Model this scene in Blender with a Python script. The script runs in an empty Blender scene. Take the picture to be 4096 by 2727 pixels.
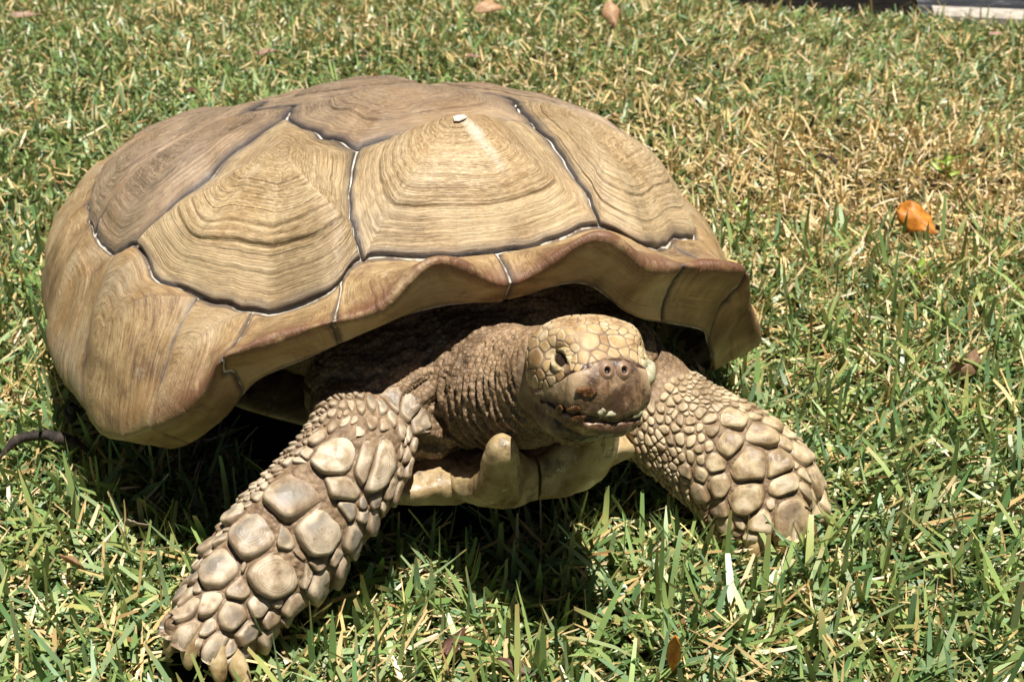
import bpy, math, random
import numpy as np
from mathutils import Vector, Matrix
from mathutils.bvhtree import BVHTree
rad=math.radians
rng=np.random.default_rng(7); random.seed(7)
scene=bpy.context.scene; COL=scene.collection
# ------------------------------------------------------------------ camera, sky, sun, exposure
cam_d=bpy.data.cameras.new('camera'); cam=bpy.data.objects.new('camera',cam_d); COL.objects.link(cam)
cam_d.sensor_width=36; cam_d.lens=50; cam_d.clip_start=.02; cam_d.clip_end=400
cam.location=(0,0,.65); cam.rotation_euler=(rad(90-26),0,0); scene.camera=cam
cam_d.dof.use_dof=True; cam_d.dof.focus_distance=1.03; cam_d.dof.aperture_fstop=16
YAW=rad(21.75); ORG=Vector((-.11198,1.25927,0))
TM=Matrix.Translation(ORG)@Matrix.Rotation(YAW-math.pi/2,4,'Z')      # tortoise frame: x forward, y its left
SUN=(TM.to_3x3()@Vector((.21,.06,.96))).normalized()
world=bpy.data.worlds.new('World'); scene.world=world; world.use_nodes=True
wn=world.node_tree; bg=wn.nodes['Background']; sky=wn.nodes.new('ShaderNodeTexSky')
sky.sky_type='NISHITA'; sky.sun_disc=False; sky.air_density=.15; sky.dust_density=.2
sky.sun_elevation=math.asin(SUN.z); sky.sun_rotation=math.atan2(SUN.x,SUN.y)
wn.links.new(sky.outputs[0],bg.inputs[0]); bg.inputs[1].default_value=.05
sd=bpy.data.lights.new('sun','SUN'); sd.energy=5.0; sd.angle=rad(.5); sd.color=(1,.955,.88)
so=bpy.data.objects.new('sun',sd); COL.objects.link(so); so.rotation_euler=(-SUN).to_track_quat('-Z','Y').to_euler(); so.location=(0,0,5)
vs=scene.view_settings; scene.display_settings.display_device='sRGB'
vs.view_transform='Standard'; vs.look='None'; vs.exposure=.62; vs.gamma=1; vs.use_curve_mapping=False
# ------------------------------------------------------------------ helpers
def setattr_f(me,name,vals):
    a=me.attributes.new(name,'FLOAT','POINT'); a.data.foreach_set('value',np.asarray(vals,np.float32).ravel())
def setattr_c(me,name,vals):
    a=me.attributes.new(name,'FLOAT_COLOR','POINT'); v=np.ones((len(vals),4),np.float32); v[:,:3]=vals; a.data.foreach_set('color',v.ravel())
def mkmesh(name,V,F,smooth=True):
    V=np.asarray(V,np.float32); me=bpy.data.meshes.new(name)
    Fs=F if isinstance(F,list) and len(F) and isinstance(F[0],np.ndarray) else [np.asarray(F,np.int32)]
    idx=np.concatenate([f.ravel() for f in Fs]).astype(np.int32); tot=np.concatenate([np.full(len(f),f.shape[1]) for f in Fs]).astype(np.int32)
    st=np.concatenate([[0],np.cumsum(tot)[:-1]]).astype(np.int32)
    me.vertices.add(len(V)); me.vertices.foreach_set('co',V.ravel())
    me.loops.add(len(idx)); me.loops.foreach_set('vertex_index',idx)
    me.polygons.add(len(tot)); me.polygons.foreach_set('loop_start',st); me.polygons.foreach_set('loop_total',tot)
    me.polygons.foreach_set('use_smooth',np.full(len(tot),smooth)); me.update(calc_edges=True); return me
def obj(name,V,F,mat,parent=None,attrs=None,col=None,smooth=True,kind=None,label=None):
    me=V if isinstance(V,bpy.types.Mesh) else mkmesh(name,V,F,smooth)
    if attrs:
        for k,v in attrs.items(): setattr_f(me,k,v)
    if col is not None: setattr_c(me,'tint',col)
    if mat and not me.materials: me.materials.append(mat)
    o=bpy.data.objects.new(name,me); COL.objects.link(o)
    if parent: o.parent=parent
    if kind: o['kind']=kind
    if label: o['label']=label
    return o
def tag(o,label,cat,group=None):
    o['label']=label; o['category']=cat
    if group: o['group']=group
    return o
def empty(name,M,label,cat,group=None):
    o=bpy.data.objects.new(name,None); COL.objects.link(o); o.matrix_world=M; o.empty_display_size=.05
    return tag(o,label,cat,group)
def gridF(nr,nc,wrap=True):
    i,j=np.meshgrid(np.arange(nr-1),np.arange(nc if wrap else nc-1),indexing='ij'); j2=(j+1)%nc
    return np.stack([i*nc+j,i*nc+j2,(i+1)*nc+j2,(i+1)*nc+j],-1).reshape(-1,4)
def h3(ix,iy,iz,s=0):
    with np.errstate(over='ignore'):
        h=(ix.astype(np.int64)*374761393+iy.astype(np.int64)*668265263+iz.astype(np.int64)*2147483647+s*1274126177)&0xffffffff
        h=((h^(h>>13))*1274126177)&0xffffffff; h=h^(h>>16); h=((h*2246822519)&0xffffffff); h^=h>>15
    return (h&0xffffff)/float(0x1000000)
def vnoise(P,f,s=0):
    P=np.asarray(P,float)*f; i=np.floor(P).astype(np.int64); u=P-i; u=u*u*(3-2*u); r=0
    for dx in (0,1):
        for dy in (0,1):
            for dz in (0,1):
                w=(u[...,0] if dx else 1-u[...,0])*(u[...,1] if dy else 1-u[...,1])*(u[...,2] if dz else 1-u[...,2])
                r=r+w*h3(i[...,0]+dx,i[...,1]+dy,i[...,2]+dz,s)
    return r*2-1
def fbm(P,f,s=0,o=3): return sum(vnoise(P,f*2**k,s+k)*.5**k for k in range(o))
def n1(x,s=0): 
    x=np.asarray(x,float); return vnoise(np.stack([x,x*0+s*7.31,x*0],-1),1,s)
def sstep(a,b,x): u=np.clip((x-a)/(b-a),0,1); return u*u*(3-2*u)
def vnormals(V,F):
    N=np.zeros_like(V)
    n=np.cross(V[F[:,2]]-V[F[:,0]],V[F[:,3 if F.shape[1]>3 else 1]]-V[F[:,1]]) if F.shape[1]>3 else np.cross(V[F[:,1]]-V[F[:,0]],V[F[:,2]]-V[F[:,0]])
    for k in range(F.shape[1]): np.add.at(N,F[:,k],n)
    return N/(np.linalg.norm(N,axis=1,keepdims=True)+1e-12)
# ---- materials
class NT:
    def __init__(s,name):
        s.m=bpy.data.materials.new(name); s.m.use_nodes=True; s.t=s.m.node_tree; s.p=s.t.nodes['Principled BSDF']; s.out=s.t.nodes['Material Output']
    def n(s,typ,ins=None,**kw):
        nd=s.t.nodes.new('ShaderNode'+typ)
        for k,v in kw.items(): setattr(nd,k,v)
        for k,v in (ins or {}).items(): s.set(nd.inputs[k],v)
        return nd
    def set(s,sock,v):
        if isinstance(v,bpy.types.NodeSocket): s.t.links.new(v,sock)
        elif isinstance(v,tuple) and len(v)==3 and sock.type=='RGBA': sock.default_value=(*v,1)
        else: sock.default_value=v
    def attr(s,name,out='Fac'): return s.n('Attribute',attribute_name=name).outputs[out]
    def math(s,op,a,b=0.,c=0.): return s.n('Math',{0:a,1:b,2:c},operation=op).outputs[0]
    def rng(s,v,a,b,c=0.,d=1.): return s.n('MapRange',{0:v,1:a,2:b,3:c,4:d}).outputs[0]
    def mix(s,f,a,b,mode='MIX'):
        nd=s.n('Mix',data_type='RGBA',blend_type=mode); s.set(nd.inputs[0],f); s.set(nd.inputs[6],a); s.set(nd.inputs[7],b); return nd.outputs[2]
    def ramp(s,v,stops):
        nd=s.n('ValToRGB',{0:v}); cr=nd.color_ramp
        while len(cr.elements)<len(stops): cr.elements.new(.5)
        for e,(p,c) in zip(cr.elements,stops): e.position=p; e.color=(*c,1)
        return nd.outputs[0]
    def obj(s): return s.n('TexCoord').outputs['Object']
    def noise(s,sc,vec=None,det=4,ro=.55,dist=0.): return s.n('TexNoise',{'Vector':vec or s.obj(),'Scale':sc,'Detail':det,'Roughness':ro,'Distortion':dist}).outputs[0]
    def noise1(s,w,sc,det=4,ro=.6):
        nd=s.n('TexNoise',noise_dimensions='1D'); s.set(nd.inputs['W'],w); s.set(nd.inputs['Scale'],sc); s.set(nd.inputs['Detail'],det); s.set(nd.inputs['Roughness'],ro); return nd.outputs[0]
    def vor(s,sc,feat='F1',out='Distance',vec=None): return s.n('TexVoronoi',{'Vector':vec or s.obj(),'Scale':sc},feature=feat).outputs[out]
    def bump(s,h,strength,dist,prev=None):
        b=s.n('Bump',{'Strength':strength,'Distance':dist,'Height':h})
        if prev is not None: s.set(b.inputs['Normal'],prev)
        return b.outputs[0]
    def fin(s,col,rough=.5,nrm=None,spec=.5):
        s.set(s.p.inputs['Base Color'],col); s.set(s.p.inputs['Roughness'],rough); s.p.inputs['Specular IOR Level'].default_value=spec
        if nrm is not None: s.set(s.p.inputs['Normal'],nrm)
        return s.m
def scute_mat(name,dark,mid,light,gloss=.42,scuff=.3,streak=False):
    k=NT(name); ring=k.attr('ring'); edge=k.attr('edge'); sid=k.n('ObjectInfo').outputs['Random']
    o=k.obj(); wob=k.math('MULTIPLY_ADD',k.noise(16,o,4),.05,-.025); rw=k.math('ADD',k.math('ADD',ring,wob),k.math('MULTIPLY',sid,20.))
    b=k.noise(19,o,6,.62); a=k.math('MULTIPLY_ADD',k.math('SUBTRACT',k.noise1(rw,38,5,.74),.5),k.rng(k.noise(12,o,4),.35,.65,.25,1.1),.5)
    c=k.ramp(k.math('MULTIPLY_ADD',b,.46,k.math('MULTIPLY',a,.56)),[(.36,dark),(.49,mid),(.62,light)])
    fib=k.noise1(k.math('ADD',k.attr('ang'),k.math('MULTIPLY',wob,.3)),34,5,.75)
    c=k.mix(k.math('MULTIPLY',k.rng(fib,.54,.70,0,.5),k.rng(ring,.35,.75)),c,tuple(x*.5 for x in mid))
    c=k.mix(k.rng(k.noise(7,o,5,.6),.48,.68,0,.55),c,tuple(.5*x+.5*y for x,y in zip(mid,(.17,.145,.12))))
    sc_=k.noise(44,o,8,.75); c=k.mix(k.rng(sc_,.60,.70,0,scuff),c,(.66,.58,.46))
    c=k.mix(k.rng(k.noise(75,o,6,.7),.60,.70,0,.45),c,tuple(x*.45 for x in dark))
    fine=k.noise1(rw,105,3,.75)
    c=k.mix(k.rng(fine,.54,.66,0,.70),c,tuple(x*.55 for x in dark))
    c=k.mix(k.rng(k.noise1(rw,9,2,.5),.62,.68,0,.16),c,tuple(x*.6 for x in dark))
    crk=k.noise(60,k.n('Mapping',{'Vector':o,'Scale':(1.,1.,.35)}).outputs[0],6,.8,1.5); c=k.mix(k.rng(k.math('ABSOLUTE',k.math('SUBTRACT',crk,.5)),.0,.016,.45,0),c,tuple(x*.4 for x in dark))
    c=k.mix(k.math('MULTIPLY',k.attr('ledge'),.8),c,tuple(x*.30 for x in dark)); c=k.mix(k.math('MULTIPLY',k.rng(ring,.58,.70),k.rng(k.noise(10,o,4),.4,.6,.05,.45)),c,tuple(min(.8,x*1.25) for x in light))
    c=k.mix(k.rng(k.noise(8.5,o,5,.6),.52,.68,0,.45),c,(.36,.20,.075))
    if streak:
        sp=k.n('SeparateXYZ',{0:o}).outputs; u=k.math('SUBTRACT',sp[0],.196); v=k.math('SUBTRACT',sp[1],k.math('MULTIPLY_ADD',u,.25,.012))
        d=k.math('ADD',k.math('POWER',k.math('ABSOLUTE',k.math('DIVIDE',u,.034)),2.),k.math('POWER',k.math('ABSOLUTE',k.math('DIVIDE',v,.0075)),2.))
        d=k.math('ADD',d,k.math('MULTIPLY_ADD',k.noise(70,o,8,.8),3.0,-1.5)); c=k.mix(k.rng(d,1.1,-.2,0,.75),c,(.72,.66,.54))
    dash=k.noise(1.,k.n('CombineXYZ',{0:k.math('MULTIPLY',rw,70.),1:k.math('MULTIPLY',k.math('COSINE',k.math('MULTIPLY',k.attr('ang'),6.2832)),7.),2:k.math('MULTIPLY',k.math('SINE',k.math('MULTIPLY',k.attr('ang'),6.2832)),7.)}).outputs[0],5,.70,.3)
    c=k.mix(k.rng(dash,.54,.66,0,.42),c,tuple(x*.62 for x in dark)); c=k.mix(k.rng(dash,.50,.36,0,.55),c,tuple(min(.85,x*1.25) for x in light))
    gr=k.noise(210,o,4,.7); c=k.mix(k.rng(gr,.60,.70,0,.4),c,tuple(x*.5 for x in mid))
    ew=k.math('ADD',edge,k.math('MULTIPLY_ADD',k.noise(45,o,5,.65),9.,-4.5))
    c=k.mix(k.rng(ew,.0,12.,.88,0.),c,(.085,.072,.072)); c=k.mix(k.rng(edge,.8,3.6,.75,0.),c,(.045,.040,.044))
    nr=k.bump(dash,.55,.0014); nr=k.bump(fine,.7,.0012,nr); nr=k.bump(a,.7,.0016,nr); nr=k.bump(k.noise(90,o,6,.75),.35,.0012,nr); nr=k.bump(fib,.15,.0008,nr); nr=k.bump(k.noise(240,o,4,.6),.28,.0007,nr)
    return k.fin(c,k.math('MULTIPLY_ADD',k.noise(38,o,6,.7),.6,gloss-.34),nr,.55)
CT=[
(0,  (.272,0,.233),(.302,0,.221),.0,(.288,0,.200)),
(10, (.262,-.050,.232),(.316,-.064,.226),.031,(.302,-.058,.209)),
(19, (.246,-.099,.229),(.316,-.110,.217),.008,(.298,-.105,.200)),
(27,(.262,-.132,.216),(.303,-.160,.181),.032,(.287,-.148,.180)),
(35,(.228,-.166,.193),(.292,-.208,.166),.033,(.268,-.188,.158)),
(38.5,(.216,-.180,.192),(.283,-.222,.162),.026,(.256,-.199,.142)),
(41,(.206,-.192,.191),(.266,-.234,.152),.002,(.245,-.210,.120)),
(48, (.180,-.216,.192),(.230,-.270,.112),.004,(.205,-.235,.080)),
(62, (.100,-.248,.210),(.168,-.302,.086),0,(.155,-.245,.058)),
(76, (.045,-.265,.188),(.085,-.321,.089),0,(.08,-.245,.05)),
(90, (-.03,-.270,.185),(-.01,-.327,.092),0,(-.03,-.245,.05)),
(105,(-.12,-.265,.172),(-.12,-.318,.095),0,(-.12,-.245,.05)),
(120,(-.22,-.245,.165),(-.24,-.300,.095),0,(-.22,-.235,.06)),
(138,(-.32,-.205,.160),(-.355,-.245,.095),0,(-.32,-.20,.085)),
(158,(-.39,-.110,.155),(-.435,-.130,.092),0,(-.40,-.10,.085)),
(180,(-.41,0,.153),(-.46,0,.088),0,(-.42,0,.08))]
LR={48:((.234,.266,.088),(.20,.235,.052)),62:((.165,.288,.075),(.15,.235,.05))}
LO={48:(.190,.216,.185),62:(.115,.245,.182),76:(.05,.262,.176),90:(-.03,.27,.172)}
A0=np.array([-.07,0,.268]); RM=.76; PG,PH=1.0,.9
def _spl(ts,V,t,per=360.):
    n=len(ts); t=np.asarray(t,float)%per
    T=np.concatenate([[ts[-1]-per],ts,[ts[0]+per,ts[1]+per]]); X=np.concatenate([V[-1:],V,V[:2]])
    i=np.clip(np.searchsorted(T,t,side='right')-1,1,n)
    m=np.zeros_like(X); m[1:-1]=(X[2:]-X[:-2])/(T[2:]-T[:-2])[:,None]
    h=(T[i+1]-T[i]); u=((t-T[i])/h)[...,None]; h=h[...,None]
    return X[i]*(2*u**3-3*u**2+1)+m[i]*h*(u**3-2*u**2+u)+X[i+1]*(-2*u**3+3*u**2)+m[i+1]*h*(u**3-u**2)
def _full():
    ts=[];M=[];R=[];L=[];I=[]
    for t,m,r,l,i in CT: ts.append(t);M.append(m);R.append(r);L.append(l);I.append(i)
    for t,m,r,l,i in CT[-2:0:-1]:
        ts.append(360-t);M.append(LO.get(t,(m[0],-m[1],m[2])));R.append(LR[t][0] if t in LR else (r[0],-r[1],r[2]));L.append(l);I.append(LR[t][1] if t in LR else (i[0],-i[1],i[2]-(.028 if 18<t<45 else 0)))
    return np.array(ts,float),np.array(M),np.array(R),np.array(L)[:,None],np.array(I)
TS,MM,RR,LL,II=_full()
def _S(r,t):
    M=_spl(TS,MM,t);R=_spl(TS,RR,t);L=_spl(TS,LL,t)[...,0]
    a=np.clip(r/RM,0,1); ph=a*1.28
    G=(np.sin(ph)/np.sin(1.28))**PG; Hh=np.clip((np.cos(ph)-np.cos(1.28))/(1-np.cos(1.28)),0,1)**PH
    P=A0+(M-A0)*G[...,None]
    zt=A0[2]+.22*np.clip(P[...,0]-A0[0],-.3,.25)
    P=np.concatenate([P[...,:2],(M[...,2]+(zt-M[...,2])*Hh)[...,None]],-1)
    b=np.clip((r-RM)/(1-RM),0,1)
    Q=M+(R-M)*b[...,None]
    Q[...,2]+=(M[...,2]-R[...,2])*.7*b*(1-b)*(1-np.clip(L/.03,0,1))+L*b**2
    E=R.copy(); E[...,2]+=L
    I=_spl(TS,II,t); c=np.clip((r-1)/.5,0,1)
    mid=(E+I)/2; d=E-I; ln=np.linalg.norm(d,axis=-1,keepdims=True); hz=d*np.array([1.,1,0]); hz=hz/(np.linalg.norm(hz,axis=-1,keepdims=True)+1e-6); mid=mid-hz*ln*.20*(np.clip(L/.02,.25,1))[...,None]
    c=c[...,None]; U=E*(1-c)**2+2*mid*c*(1-c)+I*c**2
    return np.where((r<=RM)[...,None],P,np.where((r<=1)[...,None],Q,U))
def S(r,t):
    r=np.asarray(r,float);t=np.asarray(t,float)
    P=_S(r,t); k=(r>.84)
    if k.any():
        rr=r[k];tt=t[k]; w=np.clip((rr-.84)/.10,0,1)
        acc=0
        for d in np.linspace(-1,1,11): acc=acc+_S(rr+d*.055*w,tt)
        P[k]=acc/11
    return P
def SD(U,V): return S(np.hypot(U,V),np.degrees(np.arctan2(V,U))%360)
def SN(U,V,e=.004):
    r=np.hypot(U,V)+1e-9; er=np.stack([U/r,V/r],-1); et=np.stack([-V/r,U/r],-1)
    dr=SD(U+e*er[...,0],V+e*er[...,1])-SD(U-e*er[...,0],V-e*er[...,1])
    dt=SD(U+e*et[...,0],V+e*et[...,1])-SD(U-e*et[...,0],V-e*et[...,1])
    n=np.cross(dt,dr); return n/(np.linalg.norm(n,axis=-1,keepdims=True)+1e-12)
# ---- lofts: rows (cx,cy,cz, halfwidth, halfdepth)
def crow(T,X,t):
    T=np.asarray(T,float);X=np.asarray(X,float);t=np.asarray(t,float)
    m=np.gradient(X,T,axis=0)
    i=np.clip(np.searchsorted(T,t,side='right')-1,0,len(T)-2); h=T[i+1]-T[i]; u=np.clip((t-T[i])/h,0,1)[...,None]; h=h[...,None]
    return X[i]*(2*u**3-3*u**2+1)+m[i]*h*(u**3-2*u**2+u)+X[i+1]*(-2*u**3+3*u**2)+m[i+1]*h*(u**3-u**2)
class Loft:
    def __init__(s,rows,front,ex=.9):
        s.X=np.array(rows,float); s.T=np.linspace(0,1,len(rows)); s.f=np.array(front,float); s.ex=ex
    def __call__(s,t,ph):
        t=np.asarray(t,float);ph=np.asarray(ph,float)
        X=crow(s.T,s.X,t); e=.01
        d=crow(s.T,s.X,np.clip(t+e,0,1))[...,:3]-crow(s.T,s.X,np.clip(t-e,0,1))[...,:3]
        d/=np.linalg.norm(d,axis=-1,keepdims=True)
        n=s.f-(d*s.f).sum(-1,keepdims=True)*d; n/=np.linalg.norm(n,axis=-1,keepdims=True)
        sd=np.cross(d,n)
        c,q=np.cos(ph),np.sin(ph); p=lambda v:np.sign(v)*np.abs(v)**s.ex
        return X[...,:3]+(X[...,3]*p(c))[...,None]*sd+(X[...,4]*p(q))[...,None]*n
RLEG=Loft([(.20,-.085,.110,.043,.043),(.262,-.108,.110,.044,.041),(.312,-.128,.108,.042,.039),(.332,-.160,.087,.044,.037),(.349,-.199,.063,.045,.036),(.362,-.232,.042,.039,.033),(.375,-.256,.024,.032,.030),(.380,-.266,.013,.027,.026)],(.93,-.25,.25))
LLEG=Loft([(.20,.085,.104,.043,.038),(.262,.114,.098,.044,.038),(.305,.134,.080,.044,.036),(.332,.156,.065,.047,.034),(.352,.179,.047,.051,.032),(.365,.192,.031,.053,.032),(.372,.199,.018,.051,.032),(.374,.200,.005,.047,.030)],(.95,.10,.30))
# ------------------------------------------------------------------ tortoise: root, carapace, scutes
tort=empty('tortoise',TM,'large tan tortoise with domed ringed shell walking across the lawn','tortoise')
def xy2uv(x,y):
    r,t=np.meshgrid(np.linspace(.02,RM,160),np.arange(0,360,.75),indexing='ij'); P=S(r,t)
    j=np.argmin((P[...,0]-x)**2+(P[...,1]-y)**2); r=r.ravel()[j]; t=rad(t.ravel()[j]); return np.array([r*math.cos(t),r*math.sin(t)])
def pol(r,t): return np.array([r*math.cos(rad(t)),r*math.sin(rad(t))])
def resample(P,n,closed=False):
    P=np.asarray(P,float)
    if closed: P=np.vstack([P,P[:1]])
    d=np.concatenate([[0],np.cumsum(np.linalg.norm(np.diff(P,axis=0),axis=1))]); s=np.linspace(0,d[-1],n+1 if closed else n)
    R=np.stack([np.interp(s,d,P[:,k]) for k in range(P.shape[1])],-1); return R[:-1] if closed else R
def seam(a,b,via=(),amp=.006,seed=0):
    P=resample([a,*via,b],26); 
    for _ in range(3): P[1:-1]=(P[:-2]+2*P[1:-1]+P[2:])/4
    t=np.linspace(0,1,26); d=P[-1]-P[0]; n=np.array([-d[1],d[0]])/(np.linalg.norm(d)+1e-9)
    w=(n1(t*7+seed*3.1,seed)*.6+n1(t*16+seed*1.7,seed+5)*.4)*np.sin(np.pi*t)*amp
    return P+w[:,None]*n
RMs=RM
V={}
for sgn,s in ((1,'r'),(-1,'l')):
    q=lambda r,t,sgn=sgn: pol(r,t*sgn)
    V['a1'+s]=q(RM,19.2 if sgn>0 else 19); V['j1'+s]=q(.437,20.4) if sgn>0 else q(.414,24)
    V['j2'+s]=q(.248,55.6) if sgn>0 else xy2uv(.015,.105)
    y=-sgn
    V['j3'+s]=xy2uv(-.05,.075*y); V['j4'+s]=xy2uv(-.105,.105*y); V['j5'+s]=xy2uv(-.17,.075*y)
    V['j6'+s]=xy2uv(-.235,.092*y); V['j7'+s]=xy2uv(-.30,.06*y); V['b5'+s]=q(RM,154)
    V['c12'+s]=q(RM,62.4) if sgn>0 else q(RM,60); V['c23'+s]=q(RM,87); V['c34'+s]=q(RM,122)
V['n0']=pol(RM,0); V['tail']=pol(RM,180)
def wobr(t): t=(np.asarray(t,float)+180)%360-180; return RM+.030*np.exp(-((t-56.)/3.6)**2)+(.011*n1(t*.16,77)+.006*n1(t*.45,78))*np.clip(np.abs(t)/6,0,1)
def arc(t0,t1,seed,sgn):    # along the costal/marginal seam
    t=np.linspace(t0,t1,30)*sgn; return np.stack([pol(r_,x) for r_,x in zip(wobr(t),t)])
def cat(*L):
    out=[]
    for e in L: out+=list(e[:-1])
    return np.array(out)
edges={}
def E(a,b,via=(),amp=.010):
    if (b,a) in edges: return edges[(b,a)][::-1]
    if (a,b) not in edges: edges[(a,b)]=seam(V[a],V[b],via,amp,len(edges)+1)
    return edges[(a,b)]
EV={'r':[pol(.398,55.2),pol(.508,54.8),pol(.634,58)],'l':[pol(.42,-56),pol(.55,-57),pol(.66,-58.5)]}
polys=[]
for s,sg in (('r',1),('l',-1)):
    A_=lambda t0,t1,sd,sg=sg: arc(t0,t1,sd,sg)
    E('a1'+s,'j1'+s,[pol(.571,22.4*sg) if sg>0 else pol(.6,-19.6)],.012); E('j2'+s,'c12'+s,EV[s],.012); E('j4'+s,'c23'+s,[pol(.512,84.4*sg)],.012)
    t12=62.4 if sg>0 else 60
    polys.append(('costal_scute',cat(E('j1'+s,'a1'+s),A_(19.2 if sg>0 else 19,t12,3,),E('c12'+s,'j2'+s),E('j2'+s,'j1'+s)),xy2uv(.133,-.122*sg),.021 if sg>0 else .014,'gold'))
    polys.append(('costal_scute',cat(E('j2'+s,'c12'+s),A_(t12,87,5),E('c23'+s,'j4'+s),E('j4'+s,'j3'+s),E('j3'+s,'j2'+s)),xy2uv(-.035,-.155*sg),.004,'brown'))
    polys.append(('costal_scute',cat(E('j4'+s,'c23'+s),A_(87,122,6),E('c34'+s,'j6'+s),E('j6'+s,'j5'+s),E('j5'+s,'j4'+s)),xy2uv(-.165,-.15*sg),.006,'brown'))
    polys.append(('costal_scute',cat(E('j6'+s,'c34'+s),A_(122,154,7),E('b5'+s,'j7'+s),E('j7'+s,'j6'+s)),xy2uv(-.28,-.12*sg),.008,'brown'))
def vert(Ls,Rs,c,h,m): polys.append(('vertebral_scute',cat(*Ls,*Rs),c,h,m))
fr=np.concatenate([arc(19,0,9,-1)[:-1],arc(0,19.2,8,1)])
vert([fr],[E('a1r','j1r'),E('j1r','j1l'),E('j1l','a1l')],xy2uv(.170,0),.022,'gold')
vert([E('j1l','j1r'),E('j1r','j2r'),E('j2r','j3r')],[E('j3r','j3l'),E('j3l','j2l'),E('j2l','j1l')],xy2uv(.05,0),.013,'brown')
vert([E('j3l','j3r'),E('j3r','j4r'),E('j4r','j5r')],[E('j5r','j5l'),E('j5l','j4l'),E('j4l','j3l')],xy2uv(-.10,0),.012,'brown')
vert([E('j5l','j5r'),E('j5r','j6r'),E('j6r','j7r')],[E('j7r','j7l'),E('j7l','j6l'),E('j6l','j5l')],xy2uv(-.23,0),.006,'brown')
rear=np.concatenate([arc(154,180,10,1)[:-1],arc(180,154,11,-1)])
vert([E('j7l','j7r'),E('j7r','b5r')],[rear,E('b5l','j7l')],xy2uv(-.35,0),.014,'brown')
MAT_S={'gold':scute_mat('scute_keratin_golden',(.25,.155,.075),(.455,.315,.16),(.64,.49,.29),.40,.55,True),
       'brown':scute_mat('scute_keratin_brown',(.16,.105,.062),(.30,.205,.125),(.44,.32,.20),.46,.25)}
# carapace core: seam-coloured shell just under the scutes, closed by its rim and underside
nt_,nr_=240,110
rr=np.concatenate([np.linspace(.004,1,80),np.linspace(1.01,1.5,30)]); tt=np.linspace(0,360,nt_,endpoint=False)
R2,T2=np.meshgrid(rr,tt,indexing='ij'); U2,V2=R2*np.cos(np.radians(T2)),R2*np.sin(np.radians(T2))
P2=SD(U2,V2)-SN(U2,V2)*.0017
k=NT('carapace_seam'); c=k.ramp(k.noise(55,None,4,.6),[(.42,(.16,.12,.09)),(.52,(.50,.44,.35)),(.6,(.66,.61,.52))])
M_seam=k.fin(c,.7,k.bump(k.noise(300),.3,.0005))
F2=gridF(len(rr),nt_); cap=np.array([[j,(j+1)%nt_,0,0] for j in range(0)],int).reshape(0,4)
carap=obj('carapace',P2.reshape(-1,3),F2[:,::-1],M_seam,tort)
def scute(name,poly,c,h,mat,mapP,mapN,seed,K=110,nb=150,gap=.0012,ledge=.0020,rimatt=None,ridge=1.):
    B=resample(poly,nb,True)
    if np.sum(B[:,0]*np.roll(B[:,1],-1)-np.roll(B[:,0],-1)*B[:,1])<0: B=B[::-1]
    d=B-c; rb=np.linalg.norm(d,axis=1); P3=mapP(B[:,0],B[:,1]); C3=mapP(c[None,0],c[None,1])[0]
    L3=np.linalg.norm(P3-C3,axis=1); sh=1-gap/np.maximum(L3,.01)
    dr=np.linspace(0,1,K)**.9; mean=rb.mean()
    Bs=B.copy()
    for _ in range(26): Bs=(np.roll(Bs,1,0)+2*Bs+np.roll(Bs,-1,0))/4
    rs=np.linalg.norm(Bs-c,axis=1); rs=rs*np.minimum(1,(rb/rs).min()*1.0+.0) if False else np.minimum(rs,rb)
    blend=sstep(0,.55,dr)[:,None]; eb=sstep(.72,1.,dr)[:,None]; rx=rs[None]*(1-eb)+rb[None]*eb; rho=dr[:,None]*((1-blend)*np.minimum(mean,rb)[None]*.75+blend*rx)/rb[None]
    rho=np.minimum(rho,dr[:,None])*sh[None]; 
    U=c[0]+rho*d[None,:,0]; W=c[1]+rho*d[None,:,1]
    P=mapP(U,W); N=mapN(U,W)
    g=np.broadcast_to(dr[:,None],rho.shape)
    wob=.008*n1(np.linspace(0,9,nb)+seed,seed)[None]*np.sin(np.pi*np.clip(g,0,1)); gw=g+wob*1.2+.022*fbm(P,13,seed+2,3)*np.sin(np.pi*g)
    H=h*(.55*(1-g)**1.25+.45*(1-sstep(.05,.9,g)))
    H+=.0003*n1(gw*11,seed)*ridge+ridge*(.00050*n1(gw*29,seed+1)+.00046*n1(gw*62,seed+2))*(.5+.9*sstep(-.3,.4,fbm(P,20,seed+9,2)))       # growth ridges
    lw=.60+.10*n1(np.array([seed*1.3]),4)[0]; H+=ledge*(1-sstep(lw-.012,lw+.012,gw+.012*n1(np.linspace(0,22,nb)+seed,seed+3)[None]))-ledge*.5*(1-g)
    lw2=.80; H+=ledge*.35*(1-sstep(lw2-.01,lw2+.01,gw))-ledge*.2*(1-g)
    ldg=np.exp(-((gw+.012*n1(np.linspace(0,22,nb)+seed,seed+3)[None]-lw)/.007)**2)*sstep(-.5,.1,fbm(P,16,seed+4,2))
    em=(1-g)*L3[None]*1000
    H-=.0022*np.clip(1-em/4.2,0,1)**1.5                                          # pressed-in margin
    H+=.0018*fbm(P,28,seed,2)*sstep(0,9,em)
    P=P+N*(H+.0012)[...,None]
    Vv=P.reshape(-1,3); F=gridF(K,nb)
    at={'ledge':ldg.ravel(),'ring':gw.ravel(),'edge':em.ravel(),'ang':np.broadcast_to(np.linspace(0,1,nb)[None],g.shape).ravel()}
    if rimatt is not None: at['rim']=rimatt(U,W).ravel()
    return obj(name,Vv,F,mat,carap,at)
for i,(nm,poly,c,h,m) in enumerate(polys): scute(nm,poly,c,h,MAT_S[m],SD,SN,i+1)
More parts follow.
